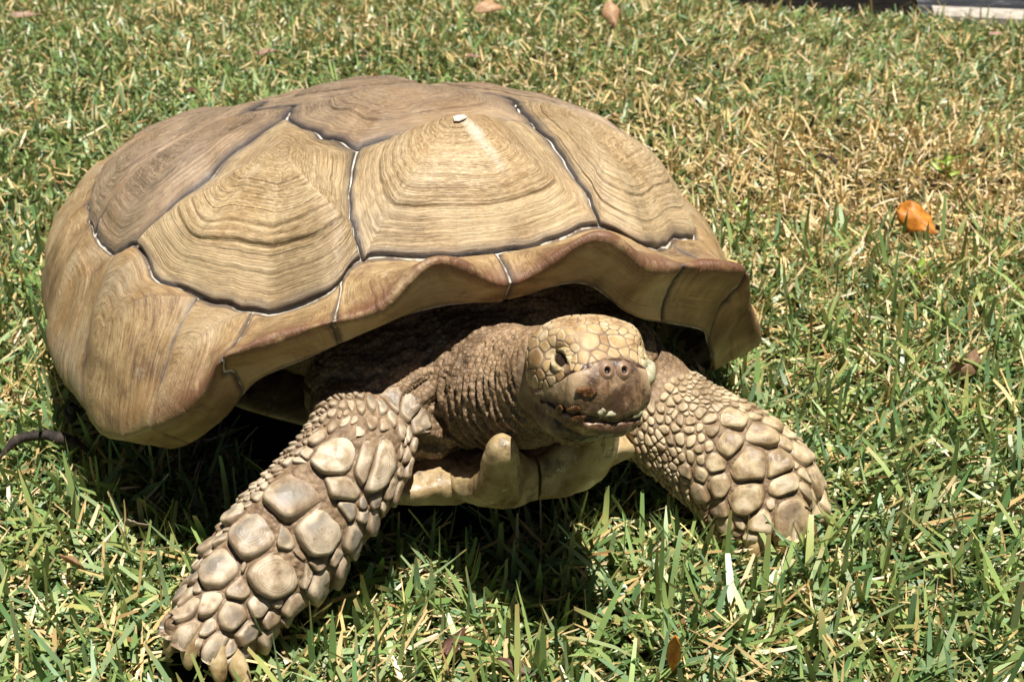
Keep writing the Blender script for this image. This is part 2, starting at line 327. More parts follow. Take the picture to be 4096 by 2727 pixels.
# marginal scutes in (radius, bearing) space; they wrap over the rim to the underside
def marg_mat():
    k=NT('marginal_keratin'); ring=k.attr('ring'); edge=k.attr('edge'); rim=k.attr('rim'); o=k.obj()
    wob=k.math('MULTIPLY_ADD',k.noise(16,o,3),.05,-.025); rw=k.math('ADD',k.math('ADD',ring,wob),k.math('MULTIPLY',k.n('ObjectInfo').outputs['Random'],20.))
    a=k.noise1(rw,24,6,.75); b=k.noise(18,o,6,.65)
    top=k.ramp(k.math('MULTIPLY_ADD',b,.78,k.math('MULTIPLY',a,.26)),[(.38,(.15,.09,.045)),(.51,(.38,.25,.115)),(.64,(.56,.41,.22))])
    top=k.mix(k.rng(k.noise1(k.attr('ang'),40,5,.75),.55,.72,0,.4),top,(.15,.095,.05)); top=k.mix(k.rng(k.noise(9,o,5,.65),.50,.66,0,.55),top,(.26,.21,.16))
    top=k.mix(k.rng(k.noise(60,o,6,.7),.62,.74,0,.5),top,(.60,.53,.42))
    dash=k.noise(1.,k.n('CombineXYZ',{0:k.math('MULTIPLY',rw,44.),1:k.math('MULTIPLY',k.math('COSINE',k.math('MULTIPLY',k.attr('ang'),6.2832)),6.),2:k.math('MULTIPLY',k.math('SINE',k.math('MULTIPLY',k.attr('ang'),6.2832)),6.)}).outputs[0],5,.72,.5)
    top=k.mix(k.rng(dash,.52,.63,0,.6),top,(.12,.075,.04)); top=k.mix(k.rng(dash,.46,.34,0,.5),top,(.58,.45,.28)); top=k.mix(k.rng(k.noise(200,o,4,.7),.57,.68,0,.5),top,(.14,.09,.05))
    top=k.mix(k.rng(k.noise(10,o,5,.6),.50,.66,0,.5),top,(.40,.22,.075))
    und=k.ramp(k.noise(11,o,5,.6,1.2),[(.36,(.20,.115,.045)),(.5,(.42,.275,.125)),(.64,(.55,.40,.22))])
    und=k.mix(k.rng(k.noise(36,o,5,.7),.56,.72,0,.6),und,(.13,.07,.035))
    und=k.mix(k.rng(k.noise1(k.math('ADD',rim,k.math('MULTIPLY',k.noise(14,o,3),.10)),46,5,.75),.52,.70,0,.5),und,(.19,.11,.05))
    c=k.mix(k.rng(k.math('ADD',rim,k.math('MULTIPLY_ADD',k.noise(50,o,4),.08,-.04)),1.0,1.05),top,und)
    st=k.math('MULTIPLY',k.rng(k.math('ABSOLUTE',k.math('SUBTRACT',rim,1.01)),.02,.17,1,0),k.rng(k.noise(42,o,6,.7),.34,.52))
    c=k.mix(k.math('MULTIPLY',k.math('MULTIPLY',st,.85),k.rng(k.n('SeparateXYZ',{0:o}).outputs[0],.20,.27,.12,1.)),c,(.145,.055,.027))
    ew=k.math('ADD',edge,k.math('MULTIPLY_ADD',k.noise(90,o,3),4.,-2.))
    c=k.mix(k.rng(ew,.6,4.,.75,0.),c,(.06,.048,.045))
    fine=k.noise1(rw,60,3,.7); nr=k.bump(dash,.6,.0015); nr=k.bump(fine,.4,.0012,nr); nr=k.bump(k.noise(110,o,6,.72),.5,.0014,nr)
    return k.fin(c,k.rng(k.noise(60,o,3),.3,.7,.36,.55),nr,.5)
MM_=marg_mat()
ms=[0,24,38.5,48,70,90,107,122,137,152,166,180]
KT=1/70.                                   # degrees -> plane units
def pP(X,Y): return S(X,(Y/KT)%360)
def pN(X,Y):
    t=np.radians(Y/KT); return SN(X*np.cos(t),X*np.sin(t),.003)
for sg in (1,-1):
    for i in range(11):
        t0,t1=ms[i]*sg*KT,ms[i+1]*sg*KT
        if i==0 and sg<0: t1=-24.5*KT
        if i==1 and sg<0: t0=-24.5*KT
        sL=seam(np.array([wobr(t0/KT),t0]),np.array([1.495,t0]),(),.012,40+ms.index(ms[i])+(50 if sg<0 and i>0 else 0)) if i>0 else np.stack([np.linspace(RM,1.495,26),np.zeros(26)],-1)
        sR=seam(np.array([wobr(t1/KT),t1]),np.array([1.495,t1]),(),.012,40+i+1+(50 if sg<0 else 0))
        poly=np.vstack([sL,sR[::-1]]); 
        a=arc(abs(t0)/KT,abs(t1)/KT,3,sg)
        tm=(t0+t1)/2; up=np.linspace(t0,t1,14)[1:-1]
        inner=np.stack([wobr(up/KT),up],-1); outer=np.stack([np.full(12,1.495),up],-1)
        poly=np.vstack([sL,outer,sR[::-1],inner[::-1]])
        scute('marginal_scute',poly,np.array([.93,t0+(t1-t0)*(.80 if i>1 else .5)]),.0035,MM_,pP,pN,60+i+(20 if sg<0 else 0),K=64,nb=130,gap=.0009,ledge=.0009,ridge=.45,rimatt=lambda U,W:U)
# ------------------------------------------------------------------ tortoise: body (one continuous skin), plastron
def remesh(parts,voxel,smooth=4,fac=.5):
    vs_,fs_,o=[],[],0
    for v,f in parts:
        vs_.append(np.asarray(v,float).reshape(-1,3)); fs_+= [tuple(int(i)+o for i in q) for q in f]; o+=len(vs_[-1])
    me=bpy.data.meshes.new('tmp'); me.from_pydata(np.vstack(vs_).tolist(),[],fs_); me.update()
    ob=bpy.data.objects.new('tmp',me); COL.objects.link(ob)
    r=ob.modifiers.new('r','REMESH'); r.mode='VOXEL'; r.voxel_size=voxel; r.adaptivity=0
    s=ob.modifiers.new('s','SMOOTH'); s.factor=fac; s.iterations=smooth
    dg=bpy.context.evaluated_depsgraph_get(); ev=ob.evaluated_get(dg); m2=ev.to_mesh()
    Vn=np.empty(len(m2.vertices)*3,np.float32); m2.vertices.foreach_get('co',Vn)
    nl=len(m2.loops); li=np.empty(nl,np.int32); m2.loops.foreach_get('vertex_index',li)
    tot=np.empty(len(m2.polygons),np.int32); m2.polygons.foreach_get('loop_total',tot)
    ev.to_mesh_clear(); bpy.data.objects.remove(ob); bpy.data.meshes.remove(me)
    assert (tot==4).all(); return Vn.reshape(-1,3).astype(float),li.reshape(-1,4)
def loftmesh(L,nt=40,np_=40,t0=0,t1=1):
    t,p=np.meshgrid(np.linspace(t0,t1,nt),np.linspace(0,2*np.pi,np_,endpoint=False),indexing='ij')
    P=L(t,p); F=gridF(nt,np_).tolist(); F.append(list(range(np_))[::-1]); F.append([(nt-1)*np_+j for j in range(np_)])
    return P.reshape(-1,3),F
def ellip(c,r,n=40,M=None):
    a,b=np.meshgrid(np.linspace(.02,np.pi-.02,n),np.linspace(0,2*np.pi,n*2,endpoint=False),indexing='ij')
    P=np.stack([np.sin(a)*np.cos(b)*r[0],np.sin(a)*np.sin(b)*r[1],np.cos(a)*r[2]],-1).reshape(-1,3)
    if M is not None: P=P@np.asarray(M).T
    P=P+np.asarray(c); m=n*2; F=gridF(n,m).tolist(); F.append(list(range(m))[::-1]); F.append([(n-1)*m+j for j in range(m)]); return P,F
# head frame
HS=.93; HC=np.array([.4212,.0086,.2095]); ha,hp,hr=rad(-2.5),rad(12.2),rad(-7.5)
HF=np.array([math.cos(ha)*math.cos(hp),math.sin(ha)*math.cos(hp),math.sin(hp)]); HL=np.array([-math.sin(ha),math.cos(ha),0]); HU=np.cross(HF,HL)
HL,HU=math.cos(hr)*HL+math.sin(hr)*HU,-math.sin(hr)*HL+math.cos(hr)*HU
HM=np.stack([HF,HL,HU],1)           # head -> tortoise
def h2t(P): return (np.asarray(P)*HS)@HM.T+HC
def t2h(P): return (np.asarray(P)-HC)@HM/HS
HSEC=[(-.047,.024,.004,-.020),(-.040,.034,.016,-.036),(-.028,.0415,.0265,-.043),(-.010,.0460,.0335,-.046),(.008,.0440,.0335,-.046),(.024,.0385,.0285,-.046),(.036,.0340,.0205,-.0455),(.045,.0305,.0125,-.043),(.0505,.0225,.004,-.038),(.0535,.0115,-.007,-.027)]
_ht=np.array([s[0] for s in HSEC]); _hx=np.array(HSEC)
def headloft(n=70,m=90):
    f=np.linspace(-.047,.0535,n); w,ut,ub=(np.interp(f,_ht,_hx[:,k]) for k in (1,2,3))
    for a in (w,ut,ub):
        for _ in range(2): a[1:-1]=(a[:-2]+2*a[1:-1]+a[2:])/4
    p=np.linspace(0,2*np.pi,m,endpoint=False); c,s=np.cos(p),np.sin(p)
    mid=(ut+ub)/2*.5; cy=np.sign(c)*np.abs(c)**.80; sy=np.sign(s)*np.abs(s)**.86
    L=w[:,None]*cy[None]*(1-.10*np.clip(-s,0,1)[None]); U=np.where(s[None]>0,(ut-mid)[:,None]*sy[None],(mid-ub)[:,None]*sy[None])+mid[:,None]
    P=np.stack([np.broadcast_to(f[:,None],L.shape),L,U],-1)
    # brow swellings and eye hollows, cheeks
    for sg in (1,-1):
        d=np.linalg.norm((P-np.array([.020,sg*.027,.025]))/np.array([.016,.012,.010]),axis=-1); P[...,2]+=.0035*np.exp(-d**2); P[...,1]+=sg*.0015*np.exp(-d**2)
        d=np.linalg.norm((P-np.array([.026,sg*.034,.010]))/np.array([.013,.012,.0075]),axis=-1); P[...,1]-=sg*.0062*np.exp(-d**2); P[...,0]-=.004*np.exp(-d**2)
        d=np.linalg.norm((P-np.array([-.026,sg*.044,-.006]))/np.array([.011,.014,.015]),axis=-1); P[...,1]-=sg*.0050*np.exp(-d**2)
    F=gridF(n,m).tolist(); F.append(list(range(m))[::-1]); F.append([(n-1)*m+j for j in range(m)])
    return h2t(P.reshape(-1,3)),F
NECK=Loft([(.14,-.03,.125,.070,.058),(.22,-.026,.126,.064,.055),(.28,-.018,.132,.056,.050),(.325,-.008,.146,.048,.045),(.360,-.001,.166,.041,.040),(.385,.003,.185,.035,.034),(.402,.005,.197,.029,.029)],(-.3,0,1.),1.)
def leg_end(L):
    c=L(np.array([.96]),np.array([0.,]))[0]; return c
HIND=[Loft([(-.20,s*.09,.13,.055,.055),(-.27,s*.16,.115,.055,.055),(-.31,s*.20,.07,.048,.05),(-.315,s*.205,.02,.047,.05),(-.315,s*.205,.003,.045,.048)],(1,0,.1)) for s in (1,-1)]
TAIL=Loft([(-.33,0,.10,.03,.025),(-.40,.01,.085,.018,.016),(-.435,.02,.065,.006,.006)],(0,0,1))
def folds(P):
    q=P.copy()
    return q
parts=[ellip(h2t(np.array([-.016,0,-.040])),(.034,.031,.020)),ellip((.085,0,.150),(.185,.205,.072)),ellip((-.18,0,.145),(.20,.20,.075)),loftmesh(NECK),headloft(),loftmesh(RLEG,60,60),loftmesh(LLEG,60,60),
 ellip((.245,-.075,.118),(.075,.075,.055)),ellip((.245,.085,.112),(.075,.070,.052)),loftmesh(TAIL,12,16)]+[loftmesh(h,24,28) for h in HIND]
# feet: rounded toes under the scales
for L,sg in ((RLEG,-1),(LLEG,1)):
    for j,a in enumerate((50,75,100,125)):
        p=L(np.array([.97]),np.array([rad(a)]))[0]; parts.append(ellip(p+np.array([-.008,0,.006]),(.012,.0105,.011),12))
BV,BF=remesh(parts,.0019,5,.5)
BN=vnormals(BV,BF)
# regional masks
hq=t2h(BV); inhead=sstep(-.044,-.034,hq[:,0])*(np.abs(hq[:,1])<.062)*(np.abs(hq[:,2])<.06)
def axdist(P,L,n=60):
    C=(L(np.linspace(0,1,n),np.zeros(n))+L(np.linspace(0,1,n),np.full(n,np.pi)))/2
    d=np.linalg.norm(P[:,None,:]-C[None],axis=2); j=d.argmin(1); return d[np.arange(len(P)),j],j/(n-1)
front=BV[:,0]>.14
dn=np.full(len(BV),9.);tn=np.zeros(len(BV)); dn[front],tn[front]=axdist(BV[front],NECK)
dR=np.full(len(BV),9.);tR=np.zeros(len(BV)); dR[front],tR[front]=axdist(BV[front],RLEG)
dL=np.full(len(BV),9.);tL=np.zeros(len(BV)); dL[front],tL[front]=axdist(BV[front],LLEG)
legm=np.maximum(sstep(.062,.050,dR)*sstep(.20,.32,tR),sstep(.068,.056,dL)*sstep(.20,.32,tL))*(1-inhead)
neckm=sstep(.085,.066,dn)*(1-inhead)*(1-legm)
# skin folds: rings round the neck, slack creases on breast and shoulders
wr=fbm(BV,22,3,2); ph=tn*.27/.0105*2*np.pi+wr*4.2+(BV[:,2]-.16)*60
neckf=np.abs(np.sin(ph*.5))**.7
low=sstep(.19,.14,BV[:,2]-.02*BV[:,1])
BV=BV+BN*(neckm*(.35+.65*low)*(neckf-.6)*.0120)[:,None]
sk=(1-inhead)*(1-legm)
cre=np.abs(fbm(BV*np.array([1,1,1.4]),26,9,3)); BV=BV-BN*(sk*(1-.5*neckm)*.0035*sstep(.16,0,cre))[:,None]
BV=BV+BN*((1-inhead)*.0009*fbm(BV,140,11,2))[:,None]
BV=BV-BN*(legm*.0004)[:,None]
k=NT('tortoise_skin'); o=k.obj()
leg=k.attr('leg'); hd=k.attr('head')
v1=k.vor(210); v1b=k.vor(210,'DISTANCE_TO_EDGE'); v2=k.vor(120); 
c=k.ramp(k.noise(30,o,5,.6),[(.35,(.16,.10,.053)),(.55,(.29,.19,.105)),(.7,(.40,.28,.17))])
c=k.mix(k.rng(v1,.25,.05,0,.6),c,(.54,.42,.28))
c=k.mix(k.rng(v1b,.0,.10,.75,0),c,(.045,.026,.015))
hc=k.ramp(k.noise(60,o,5,.6),[(.38,(.15,.09,.05)),(.5,(.24,.16,.09)),(.64,(.36,.26,.16))])
c=k.mix(hd,c,hc); c=k.mix(k.math('MULTIPLY',k.rng(k.noise(9,o,4),.5,.7,0,.35),k.math('SUBTRACT',1.,hd)),c,(.36,.22,.11))
lc=k.ramp(k.noise(80,o,5,.6),[(.4,(.16,.10,.055)),(.6,(.30,.205,.12))]); c=k.mix(leg,c,lc)
bk=k.attr('beak'); bc=k.ramp(k.noise(90,o,5,.65,.6),[(.36,(.022,.011,.008)),(.52,(.06,.030,.02)),(.68,(.11,.06,.04))]); c=k.mix(bk,c,bc)
hgt=k.math('MULTIPLY',k.math('SUBTRACT',.45,v1),k.math('SUBTRACT',1.,k.math('MULTIPLY',hd,.75)))
nr=k.bump(hgt,.75,.0020); nr=k.bump(k.noise(420,o,3),.25,.0005,nr)
M_skin=k.fin(c,k.rng(bk,0,1,.62,.3),nr,.4)
bq=t2h(BV); um=-.008-.010*sstep(.0,.05,bq[:,0])
beakm=inhead*sstep(-.003,.010,bq[:,0]+.25*(bq[:,2]*-1-.012)*0)*sstep(.004,-.004,bq[:,2]-(-.006+.016*sstep(.028,.046,bq[:,0])))
body=obj('body',BV,BF,M_skin,tort,{'leg':legm,'head':inhead*(1-beakm),'beak':beakm})
BVH=BVHTree.FromPolygons(BV.tolist(),BF.tolist())
def cast(O,D,maxd=1.):
    h=BVH.ray_cast(Vector(O),Vector(D),maxd); return (np.array(h[0]),np.array(h[1])) if h[0] is not None else (None,None)
# ---- plastron: gular fork and humeral flanks
def P_loft(rows,front,ex=.85): return loftmesh(Loft(rows,front,ex),44,40)
k=NT('plastron_horn'); o=k.obj()
c=k.ramp(k.noise(18,o,5,.6,1.),[(.34,(.24,.15,.062)),(.5,(.47,.35,.18)),(.66,(.62,.50,.31))])
c=k.mix(k.rng(k.noise(45,o,6,.7),.52,.64,0,.8),c,(.10,.06,.032)); c=k.mix(k.rng(k.noise(70,o,7,.75),.60,.66,0,.8),c,(.72,.66,.54)); c=k.mix(k.rng(k.noise(30,k.n('Mapping',{'Vector':o,'Scale':(1.,2.5,.7)}).outputs[0],6,.75),.6,.68,0,.8),c,(.05,.03,.02))
M_pl=k.fin(c,k.rng(k.noise(50,o,3),.3,.7,.28,.5),k.bump(k.noise(95,o,6,.72),.6,.0018),.5)
pl=empty_plastron=None
pts=[(.30,.2,.052,.03),(.0,.21,.046,.0)]
a,b=np.meshgrid(np.linspace(.03,np.pi-.03,40),np.linspace(0,2*np.pi,80,endpoint=False),indexing='ij')
Px=np.stack([-.03+np.sin(a)*np.cos(b)*.335,np.sin(a)*np.sin(b)*.225,.072+np.cos(a)*.020],-1)
Px[...,1]*=1-.35*sstep(.10,.30,Px[...,0])
plas=obj('plastron',Px.reshape(-1,3),gridF(40,80),M_pl,tort)
for sg in (-1,1):
    wd=1. if sg<0 else .72
    horn=P_loft([(.22,sg*.030*wd,.074,.031*wd,.013),(.30,sg*.031*wd,.073,.032*wd,.014),(.332,sg*.032*wd,.073,.032*wd,.016),(.355,sg*.034*(.5+.5*wd),.080,.022*wd,.016),(.369,sg*.0375,.094,.0155,.0155),(.378,sg*.039,.112,.0145,.014),(.384,sg*.040,.130,.012,.0125),(.387,sg*.0405,.139,.0085,.009),(.388,sg*.0408,.143,.003,.003)],(.5,0,1.))
    web=P_loft([(.350,-sg*.004,.078,.010,.017),(.351,sg*.004,.078,.010,.018),(.355,sg*.016,.081,.010,.021),(.361,sg*.029,.090,.010,.024),(.365,sg*.037,.096,.008,.020)],(0,0,1.),.7)
    base=P_loft([(.26,sg*.011,.074,.022,.012),(.33,sg*.011,.073,.022,.0135),(.352,sg*.011,.078,.018,.011)],(.5,0,1.),.8)
    Vh,Fh=remesh([horn,web,base],.0022,16); Vh[:,1]=np.where(sg*Vh[:,1]<.0007,sg*.0007,Vh[:,1])
    Vh+=vnormals(Vh,Fh)*(.0009*fbm(Vh,70,4,3))[:,None]
    obj('gular_scute',Vh,Fh,M_pl,plas)
    hum=P_loft([(.285,sg*.030,.073,.044,.0135),(.297,sg*.055,.073,.040,.0135),(.304,sg*.080,.072,.031,.0125),(.310,sg*.100,.070,.018,.008),(.312,sg*.120,.070,.005,.002)],(.2,0,1.),.42)
    Vh,Fh=remesh([hum],.0022,3); Vh+=vnormals(Vh,Fh)*(.0011*fbm(Vh,60,5,4))[:,None]
    obj('humeral_scute',Vh,Fh,M_pl,plas)
# ------------------------------------------------------------------ scales, claws, head plates, eyes, beak
LSEED=[(0.408,121,5.1),(0.458,118,9.6),(0.545,117,11.5),(0.625,131,5.9),(0.699,138,9.2),(0.485,96,10.3),(0.565,90,14),(0.642,105,11.1),(0.729,97,10.8),(0.702,117,4),(0.482,76,8.4),(0.468,57,7.3),(0.528,61,10.7),(0.642,66,13.9),(0.595,41,9.7),(0.492,39,8.3),(0.679,89,5.6),(0.629,86,4.3),(0.766,117,5.4),(0.823,135,8.3),(0.813,106,7.6),(0.856,112,5.6),(0.89,136,7.6),(0.766,81,8),(0.712,47,6.2),(0.779,63,9.5),(0.873,89,13.3),(0.682,29,7.7),(0.926,114,6.2),(0.94,132,5.9),(0.428,49,5.6),(0.448,70,5.7),(0.421,66,4.3),(0.428,76,4.9),(0.448,84,6.2),(0.431,96,6.2),(0.418,85,4),(0.395,79,4.8),(0.368,74,4.9),(0.348,68,3.7),(0.405,103,5.4),(0.375,104,4.8),(0.375,86,4),(0.365,91,3.8),(0.344,87,3.4),(0.331,98,3),(0.355,104,3.5),(0.344,79,3.5),(0.328,71,3.8)]
RSEED=[(0.365,67,15.3),(0.341,91,11.3),(0.485,57,20.3),(0.405,84,12.7),(0.458,78,7.3),(0.438,98,8.1),(0.502,93,16.7),(0.599,53,18.8),(0.569,75,11.5),(0.635,91,16.1),(0.706,45,15.3),(0.659,66,7.2),(0.625,70,6.1),(0.589,10,9.2),(0.679,0,7.6),(0.318,72,6.9),(0.548,57,7.7),(0.569,89,6.9),(0.33,103,11.9)]

def clip(poly,u,m):        # keep points with p.u <= m
    out=[];n=len(poly)
    for i in range(n):
        p,q=poly[i],poly[(i+1)%n]; a,b=p@u-m,q@u-m
        if a<=0: out.append(p)
        if a*b<0: out.append(p+(q-p)*(a/(a-b)))
    return out
def power_cells(P,W,skip=()):
    P=np.asarray(P,float);W=np.asarray(W,float);cells=[]
    for i in range(len(P)):
        if i in skip: cells.append(None); continue
        s=W[i]*2.5; poly=[s*np.array([math.cos(a),math.sin(a)]) for a in np.linspace(0,2*np.pi,16,endpoint=False)]
        d=P-P[i]; D=np.linalg.norm(d,axis=1)
        for j in np.where((D>1e-9)&(D<s+W*2.5+W[i]))[0]:
            poly=clip(poly,d[j]/D[j],(D[j]**2+W[i]**2-W[j]**2)/(2*D[j]))
            if len(poly)<3: break
        cells.append(np.array(poly) if len(poly)>=3 else None)
    return cells
def smoothpoly(B,n,it=2,cut=.25):
    B=np.asarray(B)
    for _ in range(it):
        N=np.roll(B,-1,axis=0); B=np.stack([B*(1-cut)+N*cut,B*cut+N*(1-cut)],1).reshape(-1,2)
    return resample(B,n,True)
def plate_geo(c,B,gap,h,mapf,K=7,nb=22,tilt=None,prof=2.6,sink=.0022,seed=0,rip=.0,it=2):
    """domed plate over a cell: c centre, B boundary offsets in the plane; mapf(points)->positions, normals"""
    B=smoothpoly(B,nb,it,.25 if it>1 else .16); L=np.linalg.norm(B,axis=1); B=B*np.clip(1-gap/np.maximum(L,1e-6),.3,1)[:,None]
    g=np.linspace(0,1,K)**.6; Q=c+g[:,None,None]*B[None]
    P,N=mapf(Q.reshape(-1,2)); P=P.reshape(K,nb,3);N=N.reshape(K,nb,3); N0=N.mean((0,1)); N=N*.5+N0*.5; N/=np.linalg.norm(N,axis=-1,keepdims=True)
    H=h*(1-g**prof)[:,None]*np.ones((1,nb))
    if tilt is not None:
        H=H+tilt[1]*(g[:,None]*(B@tilt[0])[None])*sstep(1.0,.82,g)[:,None]
    if rip: H=H+rip*np.sin(g*17+seed)[:,None]*(g*(1-g)*4)[:,None]
    H=H+h*.22*fbm(P,90,seed,2)*(1-g**4)[:,None]
    H[-1]=-sink; H[-2]=np.maximum(H[-2]*.9,.0)
    return (P+N*H[...,None]).reshape(-1,3),gridF(K,nb),{'edge':((1-g)[:,None]*np.linalg.norm(B,axis=1)[None]).ravel(),'ring':np.broadcast_to(g[:,None],(K,nb)).ravel()}
def scale_mat(name,a,b,c_,grey):
    k=NT(name); o=k.obj(); rd=k.n('ObjectInfo').outputs['Random']; ring=k.attr('ring')
    n=k.math('ADD',k.noise(70,o,5,.6),k.math('MULTIPLY_ADD',rd,.16,-.08))
    c=k.ramp(n,[(.36,a),(.5,b),(.64,c_)])
    g=k.math('MULTIPLY',k.rng(k.math('ADD',ring,k.math('MULTIPLY_ADD',k.noise(55,o,4),.9,-.45)),.75,.35),k.rng(k.noise(16,o,3),.42,.58,0,grey))
    c=k.mix(g,c,(.20,.18,.15))
    c=k.mix(k.rng(k.noise(130,o,5,.7),.58,.70,0,.55),c,tuple(x*.35 for x in a))
    c=k.mix(k.rng(k.math('ADD',ring,k.math('MULTIPLY_ADD',k.noise(140,o,3),.4,-.2)),.80,1.0,0,.85),c,(.075,.045,.026))
    c=k.mix(k.rng(k.noise1(k.math('ADD',ring,rd),14,3),.55,.75,0,.3),c,tuple(x*.5 for x in a))
    nr=k.bump(k.noise1(k.math('ADD',ring,rd),16,3),.3,.0008); nr=k.bump(k.noise(260,o,4,.6),.28,.0007,nr)
    return k.fin(c,k.rng(k.noise(70,o,3),.3,.7,.36,.58),nr,.5)
M_rs=scale_mat('leg_scale_horn',(.26,.18,.11),(.43,.33,.215),(.60,.49,.35),.85); M_ls=scale_mat('leg_scale_horn_golden',(.235,.155,.08),(.43,.32,.175),(.60,.48,.30),.35)
def leg_scales(L,seeds,mat,szf,tmin,phr,n,sd_):
    C=(L(np.linspace(0,1,50),np.zeros(50))+L(np.linspace(0,1,50),np.full(50,np.pi)))/2; s=np.concatenate([[0],np.cumsum(np.linalg.norm(np.diff(C,axis=0),axis=1))]); Len=s[-1]
    R0=.043; r=np.random.default_rng(sd_)
    P=[];W=[]
    for t,ph,w in seeds: P.append((rad(ph)*R0,np.interp(t,np.linspace(0,1,50),s)));W.append(w*.001*(1.18 if w>7.5 else 1.0)*(.72 if (sd_==12 and ph>105) else 1))
    for it_ in range(n+2200):
        ph=r.uniform(*phr); t=r.uniform(tmin,.95); w=szf(t,ph)*(r.uniform(.82,1.15) if it_<n else r.uniform(.38,.62)); p=np.array((rad(ph)*R0,np.interp(t,np.linspace(0,1,50),s)))
        d=np.linalg.norm(np.array(P)-p,axis=1)-np.array(W)*.93
        if (d>w*.86).all(): P.append(tuple(p));W.append(w)
    def mapf(Q):
        t=np.interp(np.clip(Q[:,1],0,Len),s,np.linspace(0,1,50)); ph=Q[:,0]/R0; X=L(t,ph); cx=(L(t,ph)+L(t,ph+np.pi))/2; D=X-cx; D/=np.linalg.norm(D,axis=1,keepdims=True)
        out=np.empty_like(X);N=np.empty_like(X)
        for i in range(len(X)):
            h,nn=cast(X[i]+D[i]*.02,-D[i],.04)
            if h is None or np.linalg.norm(h-X[i])>(.011 if t[i]<.80 else .008): h,nn=X[i],D[i]
            out[i]=h; N[i]=D[i]*.6+nn*.4
        N/=np.linalg.norm(N,axis=1,keepdims=True); return out,N
    cells=power_cells(P,W); big=[];small=[]
    for i,(p,w,c) in enumerate(zip(P,W,cells)):
        if c is None: continue
        area=.5*abs(np.sum(c[:,0]*np.roll(c[:,1],-1)-np.roll(c[:,0],-1)*c[:,1])); e=math.sqrt(area/np.pi)
        if e<.0012: continue
        h=min(.0042,e*.36+.0004)
        g=plate_geo(np.array(p),c,.0001+e*.010 if e<.006 else -e*.045,h,mapf,K=9 if e>.006 else 6,nb=30 if e>.006 else 16,tilt=(np.array([0.,1.]),.34),prof=5.5,seed=i+sd_,rip=.00015 if e>.006 else 0,it=1 if e>.006 else 2)
        if np.linalg.norm(g[0]-g[0].mean(0),axis=1).max()>3.2*e+.004: continue
        (big if e>.0036 else small).append(g)
    return big,small
szL=lambda t,ph:.0030+.0062*sstep(.40,.60,t)*(1-.35*sstep(60,20,ph)*0) if 20<ph<160 else .0034+.0035*sstep(.5,.8,t)
szR=lambda t,ph:.0042+.0055*sstep(.30,.42,t) if 25<ph<150 else .0036+.0030*sstep(.4,.8,t)
smalls=[]
for L,sdz,mt,szf,tm,sd_ in ((LLEG,LSEED,M_ls,szL,.27,11),(RLEG,RSEED,M_rs,szR,.24,12)):
    big,small=leg_scales(L,sdz,mt,szf,tm,(-45,215) if L is LLEG else (-60,146),2600,sd_)
    for v,f,a in big: obj('leg_scale',v,f,mt,body,a)
    smalls.append((small,mt))
def join(L):
    V_=np.vstack([v for v,f,a in L]); o_=0; F_=[]
    for v,f,a in L: F_.append(f+o_); o_+=len(v)
    return V_,np.vstack(F_),{k:np.concatenate([a[k] for v,f,a in L]) for k in L[0][2]}
for small,mt in smalls:
    if small:
        v,f,a=join(small); obj('granular_skin',v,f,mt,body,a,kind='stuff')
# ---- claws
k=NT('claw_horn'); o=k.obj(); c=k.ramp(k.noise(60,o,4,.6),[(.35,(.13,.075,.035)),(.5,(.36,.25,.12)),(.66,(.56,.44,.25))]); M_claw=k.fin(c,.32,k.bump(k.noise(110,k.n('Mapping',{'Vector':o,'Scale':(2.,2.,.4)}).outputs[0],4),.25,.001))
for L,phs in ((RLEG,(38,66,96,126)),(LLEG,(52,78,104,130))):
    for j,a in enumerate(phs):
        b0=L(np.array([.92]),np.array([rad(a)]))[0]; cc=(b0+L(np.array([.92]),np.array([rad(a+180)]))[0])/2
        n=(b0-cc)/np.linalg.norm(b0-cc); b0=b0-n*.008+np.array([0,0,.006 if L is RLEG else .002]); rows=[]
        for q,rw,rd_ in ((0,.0060,.0055),(.2,.0074,.0066),(.5,.0070,.0058),(.8,.0050,.0038),(.95,.0027,.0022),(1,.0009,.0008)):
            p=b0+n*(.021*math.sin(q*1.5))+np.array([0,0,-1.])*(.033*q**1.3); rows.append((*p,rw,rd_))
        v,f=loftmesh(Loft(rows,n,1.),16,18); F4=[q for q in f if len(q)==4]; obj('claw',v,np.array(F4),M_claw,body)
# ---- head: everything is laid out by bearing (az, el) from the head centre
HC0=np.array([0,0,-.006])
def hd(az,el): a,e=np.radians(az),np.radians(el); return np.stack([np.cos(e)*np.cos(a),np.cos(e)*np.sin(a),np.sin(e)],-1)
def hcast(az,el):
    D=(hd(np.asarray(az,float),np.asarray(el,float))@HM.T).reshape(-1,3); C=h2t(HC0); out=np.empty_like(D);N=np.empty_like(D)
    for i,d in enumerate(D):
        h,n=cast(C+d*.12,-d,.12)
        if h is None or np.linalg.norm(h-C)>.085: h=C+d*.05
        out[i]=h;N[i]=(d*.55+(n if n is not None else d)*.45)
    N/=np.linalg.norm(N,axis=1,keepdims=True); return out,N
PZ,PE=-20.,38.
_c=hd(PZ,PE); _e=np.array([-math.sin(rad(PZ)),math.cos(rad(PZ)),0]); _u=np.cross(_c,_e)
def d2p(az,el):
    d=hd(np.asarray(az,float),np.asarray(el,float)); th=np.arccos(np.clip(d@_c,-1,1)); x,y=d@_e,d@_u; r=np.hypot(x,y)+1e-9; return np.stack([x/r*th,y/r*th],-1)*180/np.pi
